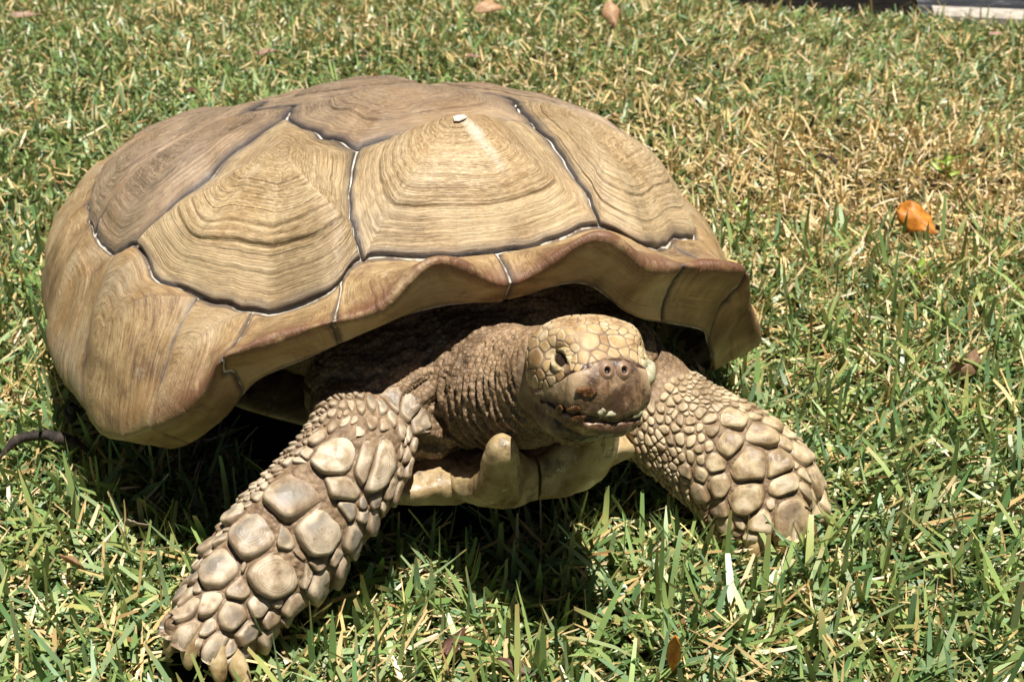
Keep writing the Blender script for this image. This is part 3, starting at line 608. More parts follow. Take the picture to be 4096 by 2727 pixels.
def p2d(Q):
    th=np.radians(np.hypot(Q[:,0],Q[:,1])); a=np.arctan2(Q[:,1],Q[:,0]); d=np.cos(th)[:,None]*_c+np.sin(th)[:,None]*(np.cos(a)[:,None]*_e+np.sin(a)[:,None]*_u)
    return np.degrees(np.arctan2(d[:,1],d[:,0])),np.degrees(np.arcsin(np.clip(d[:,2],-1,1)))
HP=[(-116,28,3.4),(-112,36,4),(-109,45,3.8),(-88,51,4.1),(-64,55,2.8),(-69,65,3.2),(-71,78,3.9),(30,86,3.7),(52,73,3.8),(58,63,3.6),(57,52,3.5),(60,45,3.1),(-15,60,7.8),(29,58,5),(-115,20,3.8),(-104,32,4.5),(-83,35,4.5),(-72,41,4.1),(-22,40,9.4),(13,40,9.1),(-12,25,5.4),(-27,22,4.6),(3,27,4.8),(15,29,4.7),(-85,13,12.2),(-106,8,5.5),(-82,-9,8.2),(-64,-10,5.6),(-56,-2,5.4),(-100,-6,5.2),(-46,4,3.8),(-75,27,5.5),(-56,39,4.4),(-44,37,3.8),(-39,31,2.8),(-48,31,2.6),(-42,25.5,2.5),(-35,20,2.5),(-36,14,2.4),(-56,33,2.2),(-37,40,3.2),(36,41,4.2),(42,37,3),(31,31,2.8),(-31,13,2.6),(-64,11,4.4),(-57,6,3.6),(-18,20,3.2)]
EYE=[(-51,18.5,5.5),(-56,22,4.),(-45,15,4.),(-40,11.5,2.6)]
BT=np.array([(0,22.9),(10,22.6),(17,19.4),(21,14),(30,11),(37,7),(44,1),(55,-6),(68,-12.6),(95,-22.7)]); MO=np.array([(0,-23.8),(12,-23),(20,-21.4),(29,-20.2),(36,-20.5),(45,-21.1),(58,-22.6),(72,-23.3),(97,-25.2)]); JB=np.array([(0,-38),(14,-39),(45,-42),(70,-40),(97,-33)])
bt=lambda a:np.interp(np.abs(a),BT[:,0],BT[:,1]); mo=lambda a:np.interp(np.abs(a),MO[:,0],MO[:,1]); jb=lambda a:np.interp(np.abs(a),JB[:,0],JB[:,1])
seeds=[(a,e,w,1) for a,e,w in HP]+[(a,e,w,0) for a,e,w in EYE]
for a,e,w in HP: 
    if a<-44: seeds.append((-a,e,w,1))
for a,e,w in EYE: seeds.append((-a,e,w,0))
for a in np.arange(-96,97,8.): seeds.append((a,float(bt(a))-4.5,4.6,0))
r_=np.random.default_rng(5)
for _ in range(900):      # fill the crown and nape with small plates
    a,e=r_.uniform(-150,150),r_.uniform(-18,89); w=r_.uniform(3.2,4.6)
    if e<bt(a)+3 and abs(a)<97: continue
    q=d2p(a,e); S_=np.array([d2p(s[0],s[1]) for s in seeds]); 
    if (np.linalg.norm(S_-q,axis=1)-np.array([s[2] for s in seeds])*.9>w*.85).all(): seeds.append((a,e,w,1))
SP=np.array([d2p(s[0],s[1]) for s in seeds]); SW=[s[2] for s in seeds]
def hmap(Q): az,el=p2d(Q); return hcast(az,el)
k=NT('head_plate'); o=k.obj(); rd=k.n('ObjectInfo').outputs['Random']; ring=k.attr('ring')
c=k.ramp(k.math('ADD',k.noise(75,o,5,.62),k.math('MULTIPLY_ADD',rd,.14,-.07)),[(.36,(.30,.175,.075)),(.48,(.45,.30,.14)),(.60,(.54,.40,.22)),(.70,(.60,.50,.35))])
c=k.mix(k.rng(k.math('ADD',ring,k.math('MULTIPLY_ADD',k.noise(100,o,3),.5,-.25)),.74,1.0,0,.5),c,(.54,.46,.35))
c=k.mix(k.rng(k.noise(190,o,5,.7),.58,.7,0,.5),c,(.22,.13,.06))
M_hp=k.fin(c,.5,k.bump(k.noise(230,o,4,.6),.3,.0007),.4)
for i,(p,w,cell) in enumerate(zip(SP,SW,power_cells(SP,SW,[j for j,s in enumerate(seeds) if not s[3]]))):
    if cell is None: continue
    az,el=seeds[i][:2]
    h0=t2h(hcast([az],[el])[0])[0]
    if h0[0]<-.038 or h0[2]<-.034: continue
    v,f,a=plate_geo(p,cell,.20,.00022+.00003*w,hmap,K=6,nb=18,prof=8,sink=.0005,seed=i,it=1)
    fh=t2h(v)[:,0]
    if fh.min()<-.047 or np.linalg.norm(v-v.mean(0),axis=1).max()>w*.0019+.002: continue
    obj('head_plate',v,f,M_hp,body,a)
# eyes and lids
k=NT('eyeball'); M_eye=k.fin(k.mix(k.rng(k.noise(160),.4,.6),(.012,.008,.006),(.05,.03,.018)),.06,None,.6)
k=NT('eyelid_skin'); o=k.obj(); M_lid=k.fin(k.ramp(k.noise(120,o,4),[(.38,(.25,.17,.07)),(.55,(.45,.35,.18)),(.7,(.55,.48,.33))]),.5,k.bump(k.vor(520),.7,.0012))
for sg in (1,-1):
    Pm,Nm=hcast([-51*sg],[18.5]); ec=Pm[0]-Nm[0]*.0080; v,f=ellip(ec,(.0112,.0112,.0112),20); obj('eye',v,np.array([q for q in f if len(q)==4]),M_eye,body)
    up=[(-60.5,26.2),(-53,24.6),(-47,21.6),(-42,17),(-37.4,10)]; lo=[(-60.5,26.2),(-58.5,20.8),(-55,16.2),(-48,12),(-37.4,10)]
    for nm,pts,da,de in (('upper_eyelid',up,5.,9.),('lower_eyelid',lo,-5.,-8.)):
        Q=resample(np.array(pts,float),26); tp=np.sin(np.linspace(0,np.pi,26))
        for _ in range(3): Q[1:-1]=(Q[:-2]+2*Q[1:-1]+Q[2:])/4
        rows=[]
        P0,N0_=hcast(Q[:,0]*sg,Q[:,1]); D=P0-ec; D/=np.linalg.norm(D,axis=1,keepdims=True)
        q2=Q+np.stack([da*(.25+tp*.75),de*(.25+tp*.75)],-1); P1,N1=hcast(q2[:,0]*sg,q2[:,1]); P1=P1-N1*.0010
        rows.append(ec+D*.0108); rows.append(ec+D*.0124)
        for v_ in np.linspace(.12,1,8):
            M_=ec+D*.0128; q=M_*(1-v_)+P1*v_; rows.append(q+N1*(.0022*math.sin(math.pi*v_**.7))*(.3+.7*tp)[:,None])
        R_=np.array(rows); obj(nm,R_.reshape(-1,3),gridF(len(rows),26,False),M_lid,body)
# horny beak (upper) and lower jaw
def beak_mat(name,a,b,c_,wet):
    k=NT(name); o=k.obj(); st=k.noise1(k.math('ADD',k.attr('ang'),k.math('MULTIPLY',k.noise(40,o,3),.12)),13,5,.75); n=k.noise(85,o,5,.65,.8)
    c=k.ramp(k.math('ADD',k.math('MULTIPLY',st,.34),k.math('MULTIPLY',n,.66)),[(.38,a),(.5,b),(.62,c_)])
    c=k.mix(k.rng(k.noise(46,o,5,.7,.5),.52,.64,0,.7),c,(.37,.25,.12)); c=k.mix(k.rng(k.noise(150,o,5,.7),.58,.64,0,.8),c,(.42,.28,.17)); c=k.mix(k.rng(k.math('SUBTRACT',k.noise(38,o,6,.7),k.math('MULTIPLY',k.attr('ring'),.20)),.36,.50,0,.88),c,tuple(x*.42 for x in a))
    c=k.mix(k.rng(k.math('ADD',k.attr('ring'),k.math('MULTIPLY_ADD',k.noise(60,o,5,.7),1.2,-.6)),.42,.98,0,.85),c,(.44,.31,.18))
    nr=k.bump(st,.4,.0015); nr=k.bump(k.noise(170,o,5,.65),.5,.0018,nr)
    return k.fin(c,k.rng(k.noise(60,o,4),.4,.6,wet,.55),nr,.6)
def band(name,lo_f,hi_f,am,mat,th,lo_in,hi_in,seed,nb=150,K=16):
    az=np.linspace(-am,am,nb); g=np.linspace(0,1,K); A,G=np.meshgrid(az,g,indexing='ij')
    El=lo_f(A)+(hi_f(A)-lo_f(A))*G; P,N=hcast(A.ravel(),El.ravel()); P=P.reshape(nb,K,3);N=N.reshape(nb,K,3)
    for _ in range(2): N[1:-1]=(N[:-2]+N[1:-1]*2+N[2:])/4
    H=th*(.55+.45*np.cos((G-.25)*2.2))+.0007*n1(A*.33,seed)+.00025*n1(A*.9,seed+1)*(1-G)+.0012*fbm(P,75,seed,4)*(1-.6*G)
    H*=np.clip((am-np.abs(A))/8,0,1)**.5*((1-G**3*.85) if name=='beak' else 1)
    rows=[P+N*H[...,None]]
    first=(P[:,:1]-N[:,:1]*lo_in); last=(P[:,-1:]-N[:,-1:]*hi_in); V_=np.concatenate([first,rows[0],last],1)
    at=np.broadcast_to((A[:,:1])/90.,(nb,K+2)); obj(name,V_.reshape(-1,3),gridF(nb,K+2,False),mat,body,{'ang':at.ravel(),'ring':np.tile(np.concatenate([[0],g,[1]]),nb)*(1. if name=='beak' else .0)*np.repeat(.30+1.25*sstep(15,34,np.abs(az)),K+2)})
M_bk=beak_mat('beak_horn',(.11,.055,.027),(.24,.14,.070),(.40,.28,.16),.22); M_jw=beak_mat('jaw_horn',(.13,.06,.032),(.30,.165,.09),(.44,.29,.18),.14)
hook=lambda A:mo(A)+.6+1.5*np.sin(np.abs(A)*.16)*np.clip(np.abs(A)/20,0,1)-2.2*np.exp(-(A/9.)**2)+3.0*np.exp(-((np.abs(A)-29)/4.)**2)
band('beak',hook,lambda A:bt(A)+0*A,93,M_bk,.0016,.004,.0012,31)
band('lower_jaw',lambda A:jb(A),lambda A:mo(A)-4.6-1.8*np.exp(-((np.abs(A)-38)/16.)**2)+1.2*np.sin(np.abs(A)*.22),84,M_jw,.0034,.0012,.004,32)
for sg in (-1,1):
    P,N=hcast([7.2*sg],[12.2]); P=P+N*.0013; a,b=np.meshgrid(np.linspace(0,1,9),np.linspace(0,2*np.pi,20,endpoint=False),indexing='ij')
    t1=np.cross(N[0],HU); t1/=np.linalg.norm(t1); t2=np.cross(N[0],t1)
    prof=np.array([[0,-.0004],[.3,-.0002],[.6,.0004],[.78,.0013],[.92,.0019],[1.05,.0021],[1.25,.0019],[1.6,.0012],[2.1,.0000]])
    q=P[0]+(prof[:,0]*.0026)[:,None,None]*(np.cos(b)[...,None]*t1+np.sin(b)[...,None]*t2*1.15)+(prof[:,1])[:,None,None]*N[0]
    k=NT('nostril_skin'); c=k.mix(k.rng(k.attr('ring'),.42,.52),(.004,.003,.002),(.27,.165,.10)); obj('nostril',q.reshape(-1,3),gridF(9,20),k.fin(c,.45,k.bump(k.noise(240),.3,.0006)),body,{'ring':np.repeat(prof[:,0]/1.9+.1,20)})

# a lifted chip of horn at the peak of the front scute
c0=xy2uv(.176,.004); P0=SD(c0[None,0],c0[None,1])[0]; N0=SN(c0[None,0],c0[None,1])[0]
k=NT('pale_horn_chip'); M_chip=k.fin(k.ramp(k.noise(150,None,4,.6),[(.4,(.45,.38,.30)),(.6,(.70,.64,.56))]),.5)
q=np.array([(-.006,-.002),(-.002,-.004),(.003,-.003),(.007,-.001),(.006,.002),(.001,.003),(-.004,.0025)]); t1=np.array([-.25,.97,0]); t2=np.cross(N0,t1); t2/=np.linalg.norm(t2); t1=np.cross(t2,N0)
top=P0+N0*.0238+q[:,:1]*t1+q[:,1:]*t2+np.array([.0010*max(0,y_/.004+.3) for y_ in q[:,1]])[:,None]*N0; bot=top-N0*.0007; n_=len(q)
obj('horn_chip',np.vstack([top,bot]),[np.array([list(range(n_))]),np.array([list(range(2*n_-1,n_-1,-1))]),np.array([[i,i+n_,(i+1)%n_+n_,(i+1)%n_] for i in range(n_)])],M_chip,carap,smooth=False)
# ------------------------------------------------------------------ lawn, path, kerb
MI=np.array(TM.inverted())
def tloc(x,y): return MI[0,0]*x+MI[0,1]*y+MI[0,3],MI[1,0]*x+MI[1,1]*y+MI[1,3]
EA,EB=np.array([.40,2.815]),np.array([.975,2.70]); ed=(EB-EA)/np.linalg.norm(EB-EA); en=np.array([-ed[1],ed[0]])   # far edge of the lawn
def beyond(x,y): return (x-EA[0])*en[0]+(y-EA[1])*en[1]-2.5*np.maximum(0,.45-x)
def und(x,y): return .010*vnoise(np.stack([x,y,x*0],-1),2.2,3)+.006*vnoise(np.stack([x,y,x*0],-1),6.,4)
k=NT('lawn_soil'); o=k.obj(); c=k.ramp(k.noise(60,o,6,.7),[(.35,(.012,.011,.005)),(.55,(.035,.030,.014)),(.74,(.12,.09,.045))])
far=k.ramp(k.noise(55,o,6,.75),[(.38,(.05,.07,.022)),(.5,(.14,.17,.06)),(.62,(.33,.28,.15))]); c=k.mix(k.rng(k.n('VectorMath',{0:k.n('VectorMath',{0:o,1:(0.,1.6,0.)},operation='SUBTRACT').outputs[0]},operation='LENGTH').outputs['Value'],1.5,2.6),c,far)
M_soil=k.fin(c,.9,k.bump(k.noise(120,o,5,.7),.8,.01),.2)
gx=np.concatenate([-np.geomspace(120,1.7,16),np.linspace(-1.6,1.6,97),np.geomspace(1.7,120,16)]); gy=np.concatenate([-np.geomspace(120,.3,16),np.linspace(-.2,3.2,103),np.geomspace(3.3,160,18)])
X,Y=np.meshgrid(gx,gy,indexing='ij'); Z=und(X,Y)*sstep(6,3,np.hypot(X,Y-1))-.006-.05*sstep(.0,.06,beyond(X,Y))*sstep(-.1,.1,X+.2)
obj('ground',np.stack([X,Y,Z],-1).reshape(-1,3),gridF(len(gx),len(gy),False)[:,::-1],M_soil,kind='structure')
def lin(c): return tuple(((v/255.)/12.92 if v<=10 else ((v/255.+.055)/1.055)**2.4) for v in c)
def grass(name,n,box,H,Wd,lean,cols,cw,seed,blunt=.5,dens=None,curl=.6,z0=0.,sheath=.3,edge=True):
    r=np.random.default_rng(seed); x=r.uniform(box[0],box[1],n); y=r.uniform(box[2],box[3],n)
    keep=np.ones(n,bool)
    if edge: keep&=beyond(x,y)<-.004*r.random(n)+.012*n1(x*14,3)
    keep&=np.abs(x)<.42*(y+.55)*1.02+.60
    lx,ly=tloc(x,y)
    keep&=~(((lx+.03)/.325)**2+(ly/.205)**2<1)
    for L in (RLEG,LLEG):
        for t_ in (.86,.97):
            c0=(L(np.array([t_]),np.array([0.]))[0]+L(np.array([t_]),np.array([np.pi]))[0])/2; keep&=((lx-c0[0])/.036)**2+((ly-c0[1])/.044)**2>1
    for h in HIND: keep&=np.hypot(lx+.315,ly-h.X[-1,1])>.05
    if dens is not None: keep&=r.random(n)<dens(x,y)
    x,y=x[keep],y[keep]; n=len(x)
    L=H[0]+(H[1]-H[0])*r.random(n)**1.5; w=(Wd[0]+(Wd[1]-Wd[0])*r.random(n)**1.3)/2; a=r.uniform(0,2*np.pi,n)
    wd=1.7*n1(x*1.7+y*.8,seed+1); a=np.where(r.random(n)<.45,wd*1.6+r.normal(0,.7,n)-1.2,a)
    l0=np.clip(r.normal(lean[0],lean[1],n),.02,1.5); cu=r.normal(.25,.5,n)*curl; tw=r.normal(0,.9,n)
    ts=np.array([0,.38,.72,1.]); P=np.stack([x,y,und(x,y)-.004+z0*r.random(n)],-1); V_=np.empty((n,8,3)); prev=0
    wp=np.stack([np.ones(n)*.75,np.ones(n),np.ones(n)*.85,np.where(r.random(n)<blunt,.62,.12)],-1)
    for i,t in enumerate(ts):
        if i:
            th=np.clip(l0+cu*(t-.1)*1.6,0,1.62); dl=L*(t-ts[i-1]); P=P+np.stack([np.cos(a)*np.sin(th)*dl,np.sin(a)*np.sin(th)*dl,np.cos(th)*dl],-1)
        b=a+np.pi/2; tt=tw*(.4+t*.6); wv=np.stack([np.cos(b)*np.cos(tt),np.sin(b)*np.cos(tt),np.sin(tt)*.9],-1)*(w*wp[:,i])[:,None]
        V_[:,2*i]=P-wv; V_[:,2*i+1]=P+wv
    zf=und(V_[...,0],V_[...,1])+.0005; V_[:,2:,2]=np.maximum(V_[:,2:,2],zf[:,2:])
    F=np.array([[0,1,3,2],[2,3,5,4],[4,5,7,6]]); F=(np.arange(n)[:,None,None]*8+F[None]).reshape(-1,4)
    cols=np.array([lin(c) for c in cols]); p=np.asarray(cw(x,y)) if callable(cw) else np.asarray(cw)
    if p.ndim==1: ci=r.choice(len(cols),n,p=p/p.sum())
    else: cs=np.cumsum(p/p.sum(1,keepdims=True),1); ci=(r.random(n)[:,None]>cs).sum(1).clip(0,len(cols)-1)
    C=cols[ci]*(r.normal(1,.16,n).clip(.6,1.5))[:,None]; Cv=np.repeat(C[:,None],8,1)
    # bleached or browned tips and bases
    tip=(r.random(n)<.30)[:,None]; tc=np.array(lin((176,150,98))); f=np.array([0,0,.0,.0,.15,.15,.8,.8])[None,:,None]*tip[...,None]
    Cv=Cv*(1-f)+tc*f
    ba=np.array([.55,.55,.12,.12,0,0,0,0])[None,:,None]*(r.random(n)<.6)[:,None,None]; Cv=Cv*(1-ba)+np.array(lin((150,135,88)))*ba
    return V_.reshape(-1,3),F,Cv.reshape(-1,3)
def dryness(x,y):
    d=.24-.08*sstep(1.5,2.3,y)+.56*np.exp(-(((x-.60)/.50)**2+((y-1.90)/.52)**2))+.05*np.exp(-(((x+.3)/.5)**2+((y-2.7)/.3)**2))-.10*sstep(1.35,.8,y)-.12*np.exp(-(((x+.62)/.22)**2+((y-1.45)/.45)**2))
    return np.clip(d+.18*vnoise(np.stack([x,y,x*0],-1),2.3,21)+.16*vnoise(np.stack([x,y,x*0],-1),6.5,22),.08,.92)
def gm(name,tr,ro,sp):
    k=NT(name); c=k.n('Attribute',attribute_name='tint').outputs['Color']; k.fin(c,ro,None,sp)
    t_=k.n('BsdfTranslucent'); k.set(t_.inputs['Color'],c); m=k.n('MixShader'); m.inputs[0].default_value=tr; k.set(m.inputs[1],k.p.outputs[0]); k.set(m.inputs[2],t_.outputs[0]); k.set(k.out.inputs['Surface'],m.outputs[0]); return k.m
M_g=gm('grass_blade',.14,.40,.5); M_d=gm('dry_grass',.08,.6,.3)
GR=[(118,146,82),(140,162,94),(92,126,74),(152,172,122),(116,146,104),(158,166,98)]
DR=[(212,186,134),(228,206,160),(188,160,108),(152,120,76),(216,188,128),(238,222,190)]
boxN=(-1.2,1.2,.52,1.62); boxF=(-2.1,2.1,1.62,3.1); 
den=lambda q:(lambda x,y:q(dryness(x,y)))
parts_g=[grass('g',98000,boxN,(.018,.058),(.0028,.0064),(1.0,.36),GR,[3,3,2,1.6,2,1],1,.55,den(lambda d:1-.75*d)),
 grass('g',132000,boxF,(.014,.046),(.0028,.0058),(.95,.38),GR,[3,3,2,1.6,2,1],2,.5,den(lambda d:1-.85*d)),
 grass('g',5200,boxN,(.045,.078),(.0032,.0064),(.6,.3),GR,[3,3,2,1.6,2,1],5,.35,den(lambda d:1-.7*d)),
 grass('g',26000,(-9,9,2.9,8),(.02,.06),(.005,.010),(.8,.4),GR,[3,3,2,1.6,2,1],6,.5,None,edge=True)]
parts_d=[grass('d',84000,boxN,(.012,.05),(.0012,.0042),(1.12,.34),DR,[3,3,2,1.3,2,1.2],3,.7,den(lambda d:.25+.8*d),z0=.010),
 grass('d',150000,boxF,(.012,.042),(.0014,.0042),(1.0,.40),DR,[3,3,2,1.3,2,1.2],4,.7,den(lambda d:.10+1.0*d),z0=.014),
 grass('d',16000,(-9,9,2.9,8),(.02,.05),(.003,.008),(.9,.4),DR,[3,3,2,1.3,2,1.2],7,.5,None)]
for nm,L_,mt in (('grass',parts_g,M_g),('dry_grass',parts_d,M_d)):
    o_=0;Fs=[]
    for v,f,c in L_: Fs.append(f+o_); o_+=len(v)
    g_=obj(nm,np.vstack([p[0] for p in L_]),np.vstack(Fs),mt,None,None,np.vstack([p[2] for p in L_]),smooth=True,kind='stuff')
    tag(g_,'short green lawn blades growing all round the tortoise' if nm=='grass' else 'straw coloured dead blades lying through the green lawn','grass' if nm=='grass' else 'dry grass')
# painted-shade sheet and dark path beyond the lawn, with a pale kerb on the right
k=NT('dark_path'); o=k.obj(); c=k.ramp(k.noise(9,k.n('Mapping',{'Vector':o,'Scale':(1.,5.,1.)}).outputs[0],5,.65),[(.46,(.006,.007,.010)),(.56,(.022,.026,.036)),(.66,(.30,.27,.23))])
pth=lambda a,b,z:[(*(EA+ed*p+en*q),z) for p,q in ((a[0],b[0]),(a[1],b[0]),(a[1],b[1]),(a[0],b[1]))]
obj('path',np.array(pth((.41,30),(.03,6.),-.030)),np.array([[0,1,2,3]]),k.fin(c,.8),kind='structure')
k=NT('painted_shade'); o=k.obj(); M_shade=k.fin(k.ramp(k.noise(40,o,5,.7),[(.4,(.004,.003,.002)),(.6,(.012,.010,.008)),(.75,(.03,.024,.018))]),.9,k.bump(k.noise(50,o,4),1.,.02),.1)
obj('shade_sheet',np.array(pth((-.05,.40),(.004,3.),-.028)),np.array([[0,1,2,3]]),M_shade,kind='structure')  # flat sheet whose near-black colour stands in for the shade of a bush
k=NT('kerb_stone'); o=k.obj(); M_kb=k.fin(k.ramp(k.noise(50,o,5,.6),[(.4,(.33,.29,.24)),(.6,(.52,.47,.40))]),.8,k.bump(k.noise(90,o,4),.5,.004))
kv=[];a0,a1=.42,6.
for p in (a0,a1):
    for q,z in ((.012,-.035),(.014,.010),(.022,.016),(.072,.016),(.080,.010),(.082,-.035)): kv.append((*(EA+ed*p+en*q),z))
obj('kerb',np.array(kv),[np.array([[i,i+1,i+7,i+6] for i in range(5)])[:,::-1],np.array([[0,1,2,3,4,5],[6,7,8,9,10,11][::-1]])],M_kb,kind='structure',smooth=False)
# ------------------------------------------------------------------ fallen leaves, twigs, seedlings, food scraps
def leaf_mat(name,a,b,c_,rough=.5,tr=.25):
    k=NT(name); o=k.obj(); c=k.ramp(k.noise(90,o,5,.65),[(.35,a),(.52,b),(.68,c_)])
    c=k.mix(k.rng(k.math('ABSOLUTE',k.attr('mid')),.0,.07,.6,0),c,tuple(x*.45 for x in a)); c=k.mix(k.rng(k.noise(170,o,4,.7),.62,.68,0,.6),c,tuple(x*.4 for x in a))
    k.fin(c,rough,k.bump(k.noise(150,o,4),.4,.001),.4); t_=k.n('BsdfTranslucent'); k.set(t_.inputs['Color'],c); m=k.n('MixShader'); m.inputs[0].default_value=tr; k.set(m.inputs[1],k.p.outputs[0]); k.set(m.inputs[2],t_.outputs[0]); k.set(k.out.inputs['Surface'],m.outputs[0]); return k.m
def leafgeo(Ln,Wd,curl=0.,fold=0.,wav=.0,pt=1.4,seed=0,stalk=.0,nu=22,nv=11,th=.0005):
    u=np.linspace(0,1,nu)[:,None];v=np.linspace(-1,1,nv)[None]
    w=Wd/2*np.sin(np.pi*np.clip(u,0,1)**.80)**(1/pt)*(1+.10*n1(u*7+seed,seed+2))+Wd*.015
    x=(u-.5)*Ln+0*v; y=v*w*(1+.08*n1(u*9+seed,seed)); z=0*x
    z=z+fold*np.abs(y)+wav*Wd*vnoise(np.stack([x/Ln*3+seed,y/Wd*3,0*x],-1),1.,seed)
    if abs(curl)>1e-3:
        R=Ln/curl; a=x/R; r=R-z; x,z=r*np.sin(a),R-r*np.cos(a)
        if curl>0: z=-(z)
        else: z=-(z)
    P=np.stack([x+0*y,y+0*x,z+0*y],-1); top=P.reshape(-1,3); F=gridF(nu,nv,False); N=vnormals(top,F); n=len(top)
    Vv=np.vstack([top+N*th,top-N*th]); b=[]
    idx=np.arange(n).reshape(nu,nv); ring=np.concatenate([idx[0,:-1],idx[:-1,-1],idx[-1,::-1][:-1],idx[::-1,0][:-1]]); r2=np.roll(ring,-1)
    side=np.stack([ring,ring+n,r2+n,r2],-1)
    return Vv,np.vstack([F,F[:,::-1]+n,side]),np.tile((v+0*u).ravel(),2)
def tube(pts,rads,nn=8):
    pts=np.asarray(pts,float); v,f=loftmesh(Loft(np.concatenate([pts,np.array(rads)[:,None],np.array(rads)[:,None]],1),(.13,.21,.97),1.),max(8,len(pts)*4),nn); return v,f
def place(x,y,z,rz,rx,ry): return Matrix.Translation((x,y,und(np.array([x]),np.array([y]))[0]+z))@Matrix.Rotation(rad(rz),4,'Z')@Matrix.Rotation(rad(ry),4,'Y')@Matrix.Rotation(rad(rx),4,'X')
L_or=leaf_mat('orange_leaf',(.34,.11,.012),(.60,.22,.025),(.70,.32,.06),.50,.15); L_tan=leaf_mat('tan_leaf',(.36,.20,.10),(.58,.36,.20),(.68,.47,.30)); L_pk=leaf_mat('pinkish_leaf',(.26,.14,.09),(.44,.27,.20),(.56,.38,.30)); L_br=leaf_mat('brown_leaf',(.16,.09,.045),(.34,.21,.12),(.48,.32,.20)); L_rd=leaf_mat('redbrown_leaf',(.07,.03,.022),(.16,.075,.055),(.25,.13,.10)); L_gy=leaf_mat('greyish_leaf',(.22,.17,.12),(.36,.29,.21),(.46,.38,.29))
leaves=[ # x,y,z, rz,rx,ry, length,width,curl,fold, mat, label
(-.039,2.70,.040,24,34,0,.074,.028,1.6,.30,L_tan,'curled tan dead leaf arching over the grass at the top, left of the orange one'),
(.185,2.640,.040,-70,15,52,.058,.032,.4,.6,L_tan,'pointed light orange dead leaf standing up in the far grass'),
(-.065,2.397,.022,70,0,10,.040,.024,.6,.3,L_pk,'small faded pinkish leaf lying behind the top of the shell'),
(-.423,2.432,.022,10,0,0,.046,.022,.8,.3,L_pk,'faded pinkish brown leaf lying in the grass at far left'),
(-.509,2.20,.018,100,0,15,.034,.022,.8,.4,L_rd,'dull mauve brown leaf half sunk in grass behind the shell'),
(-.93,2.715,.02,20,0,0,.06,.030,.6,.2,L_pk,'reddish brown leaf flat in the grass at top left corner'),
(.480,1.58,.040,-50,34,22,.066,.034,.9,.7,L_or,'bright orange curled leaf lying in the dry grass to the right'),
(.440,1.205,.030,40,62,-20,.075,.020,3.3,.5,L_br,'brown curled leaf cupped in the green grass at right edge'),
(-.041,.828,.020,62,10,-10,.030,.013,1.2,.9,L_rd,'shrivelled dark red leaf in the foreground grass below the shell'),
(.004,.800,.018,-28,20,5,.034,.011,.9,.9,L_rd,'narrow dark red leaf strip on the foreground grass'),
(.110,.775,.040,84,5,66,.052,.0095,.3,.5,L_or,'orange strip of leaf standing upright at the bottom edge'),
(-.303,.975,.022,80,0,45,.026,.020,.6,.3,L_gy,'small grey brown leaf beside the shadow of the shell'),
(.876,2.56,.022,0,0,0,.026,.015,.6,.3,L_pk,'tiny pale pink leaf in the far grass at top right'),
(-.335,.905,.030,75,0,50,.044,.010,.5,.6,L_tan,'folded buff leaf blade sticking out of the left foreground grass')]
for i,(x,y,z,rz,rx,ry,ln,wd_,cu,fo,mt,lb) in enumerate(leaves):
    v,f,m=leafgeo(ln,wd_,cu,fo,.16,1.05,i+3); o=obj('dead_leaf',v,f,mt,None,{'mid':m}); o.matrix_world=place(x,y,z,rz,rx,ry); tag(o,lb,'dead leaf','dead leaves fallen on the lawn')
k=NT('dark_bark'); o=k.obj(); M_tw=k.fin(k.ramp(k.noise(120,o,5,.7),[(.4,(.012,.008,.006)),(.6,(.045,.03,.024)),(.72,(.10,.07,.05))]),.8,k.bump(k.noise(160,o,5,.7),.8,.002))
def twig(pts,rads,label,sd=0):
    p=resample(np.array(pts,float),14); p=p+np.stack([n1(np.linspace(0,5,14)+sd,sd+q)*.0018 for q in range(3)],-1); p[:,2]+=und(p[:,0],p[:,1]); r=np.interp(np.linspace(0,1,14),np.linspace(0,1,len(rads)),rads)*(1+.2*n1(np.linspace(0,9,14)+sd,sd))
    v,f=tube(p,r,10); F4=np.array([q for q in f if len(q)==4]); c0=v.mean(0); o=obj('twig',v-c0,F4,M_tw); o.location=c0; tag(o,label,'twig','dark twigs lying in the lawn')
twig([(-.452,1.076,.018),(-.436,1.092,.030),(-.41,1.098,.031),(-.385,1.09,.026),(-.372,1.086,.020)],[.0012,.0042,.0055,.0048,.0022],'short thick blackened twig on the grass left of the shell',1)
twig([(.430,2.01,.008),(.434,2.0,.024),(.438,1.995,.036)],[.0015,.0028,.002],'dark upright twig stub in the straw patch on the far right',2)
twig([(.405,1.862,.012),(.42,1.864,.024),(.434,1.856,.022),(.444,1.845,.012)],[.001,.002,.0024,.0014],'thin dark bent twig arching over dry grass at right',3)
twig([(-.398,1.122,.030),(-.393,1.112,.045),(-.390,1.106,.056)],[.004,.0068,.002],'small brown bud like stub by the shaded left shell rim',4)
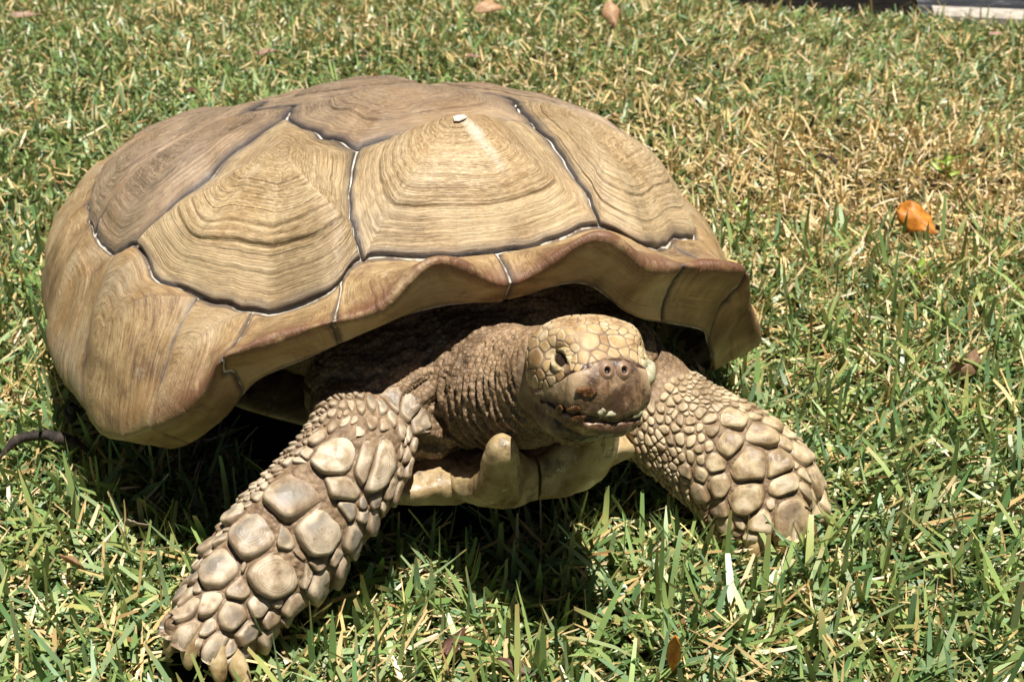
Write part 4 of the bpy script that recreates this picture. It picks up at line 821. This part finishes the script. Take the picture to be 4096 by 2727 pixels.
# seedlings
k=NT('seedling_leaf'); M_sd=k.fin(k.mix(k.rng(k.noise(60),.4,.6),(.14,.24,.02),(.30,.36,.04)),.4)
def seedling(x,y,s,n,label,sd):
    root=empty('weed_seedling',Matrix.Translation((x,y,und(np.array([x]),np.array([y]))[0])),label,'weed','small weed seedlings in the lawn')
    v,f=tube([(0,0,-.005),(.002*s,0,.02*s),(0,.002*s,.045*s)],[.0012,.001,.0007],6); obj('stem',v,np.array([q for q in f if len(q)==4]),M_sd,root)
    r=np.random.default_rng(sd)
    for i in range(n):
        v,f,m=leafgeo(.026*s*r.uniform(.8,1.2),.010*s,.5,.4,.05,1.6,i+sd,th=.0003,nu=10,nv=7); v[:,0]+=.012*s; a=i*2.4+r.uniform(-.3,.3); R=np.array(Matrix.Rotation(a,3,'Z')@Matrix.Rotation(-r.uniform(.2,.9),3,'Y'))
        obj('leaf',v@R.T+np.array([0,0,(.018+.03*i/n)*s]),f,M_sd,root)
seedling(.576,1.80,.95,6,'yellow green seedling growing in the straw patch at far right',1)
seedling(.446,1.44,.7,4,'tiny bright green seedling in the lawn below the orange leaf',2)
seedling(.285,1.66,.6,4,'little green sprout close behind the right shell edge',3)
# food scraps stuck to the face: each stands on the skin where it sits
def onface(az,el,off=.0): P,N=hcast([az],[el]); return P[0]+N[0]*off,N[0]
def frame_at(P,N,rz=0.):
    t=np.cross(N,HU); t/=np.linalg.norm(t); u_=np.cross(N,t); c,s=math.cos(rad(rz)),math.sin(rad(rz)); return np.stack([c*t+s*u_,-s*t+c*u_,N],1)
M_lf=leaf_mat('lettuce_scrap',(.40,.37,.20),(.56,.52,.34),(.70,.66,.50),.4,.3); k=NT('food_mash'); M_ms=k.fin(k.ramp(k.noise(200,None,5,.7),[(.4,(.05,.02,.008)),(.55,(.16,.065,.022)),(.7,(.32,.17,.07))]),.12,k.bump(k.noise(260,None,4,.7),.9,.003))
scr=[(33,4,.0035,.026,.012,75,18,'pale lettuce scrap stuck on the cheek beside the right nostril'),(30,15,.0035,.011,.008,20,10,'small green lettuce tip above the pale cheek scrap'),(13,17.5,.003,.007,.006,0,10,'tiny green leaf crumb above the right nostril'),(-13,1,.003,.015,.009,80,16,'pale green pointed leaf bit stuck under the left nostril'),(0,-20,.004,.017,.006,5,12,'whitish leaf shred hanging along the front of the mouth'),(22,-21,.004,.010,.006,40,25,'small torn pale leaf shred at the right of the mouth'),(-10,-19,.004,.008,.005,85,15,'little green leaf crumb at the front of the mouth')]
for i,(az,el,off,ln,wd_,rz,tl,lb) in enumerate(scr):
    P,N=onface(az,el,off-.0025); v,f,m=leafgeo(ln,wd_,.9,.5,.25,1.5,i+40,nu=12,nv=9,th=.0004); R=frame_at(P,N,rz)@np.array(Matrix.Rotation(rad(tl),3,'X')); o=obj('leaf_scrap',v,f,M_lf,None,{'mid':m+2}); M4=np.eye(4); M4[:3,:3]=R; M4[:3,3]=P; o.matrix_world=TM@Matrix(M4.tolist()); tag(o,lb,'food scrap','food scraps on the face')
for i,(az,el,s,lb) in enumerate([(-23,-3,.0046,'wet brown blob of chewed food on the beak below the eye'),(-31,-17.5,.0034,'small orange brown blob of food at the mouth line'),(-28,-26.5,.0050,'wet brown mash of food on the lower jaw'),(-45,-25.5,.0034,'brown mash of food at the corner of the mouth')]):
    P,N=onface(az,el,.0024); v,f=ellip((0,0,0),(s*1.5,s*.75,s*.35),16); v=v*(1+.30*fbm(v,260,i+3,3))[:,None]; o=obj('food_mash',v,np.array([q for q in f if len(q)==4]),M_ms); M4=np.eye(4); M4[:3,:3]=frame_at(P,N,20*i); M4[:3,3]=P; o.matrix_world=TM@Matrix(M4.tolist()); tag(o,lb,'food scrap','food scraps on the face')
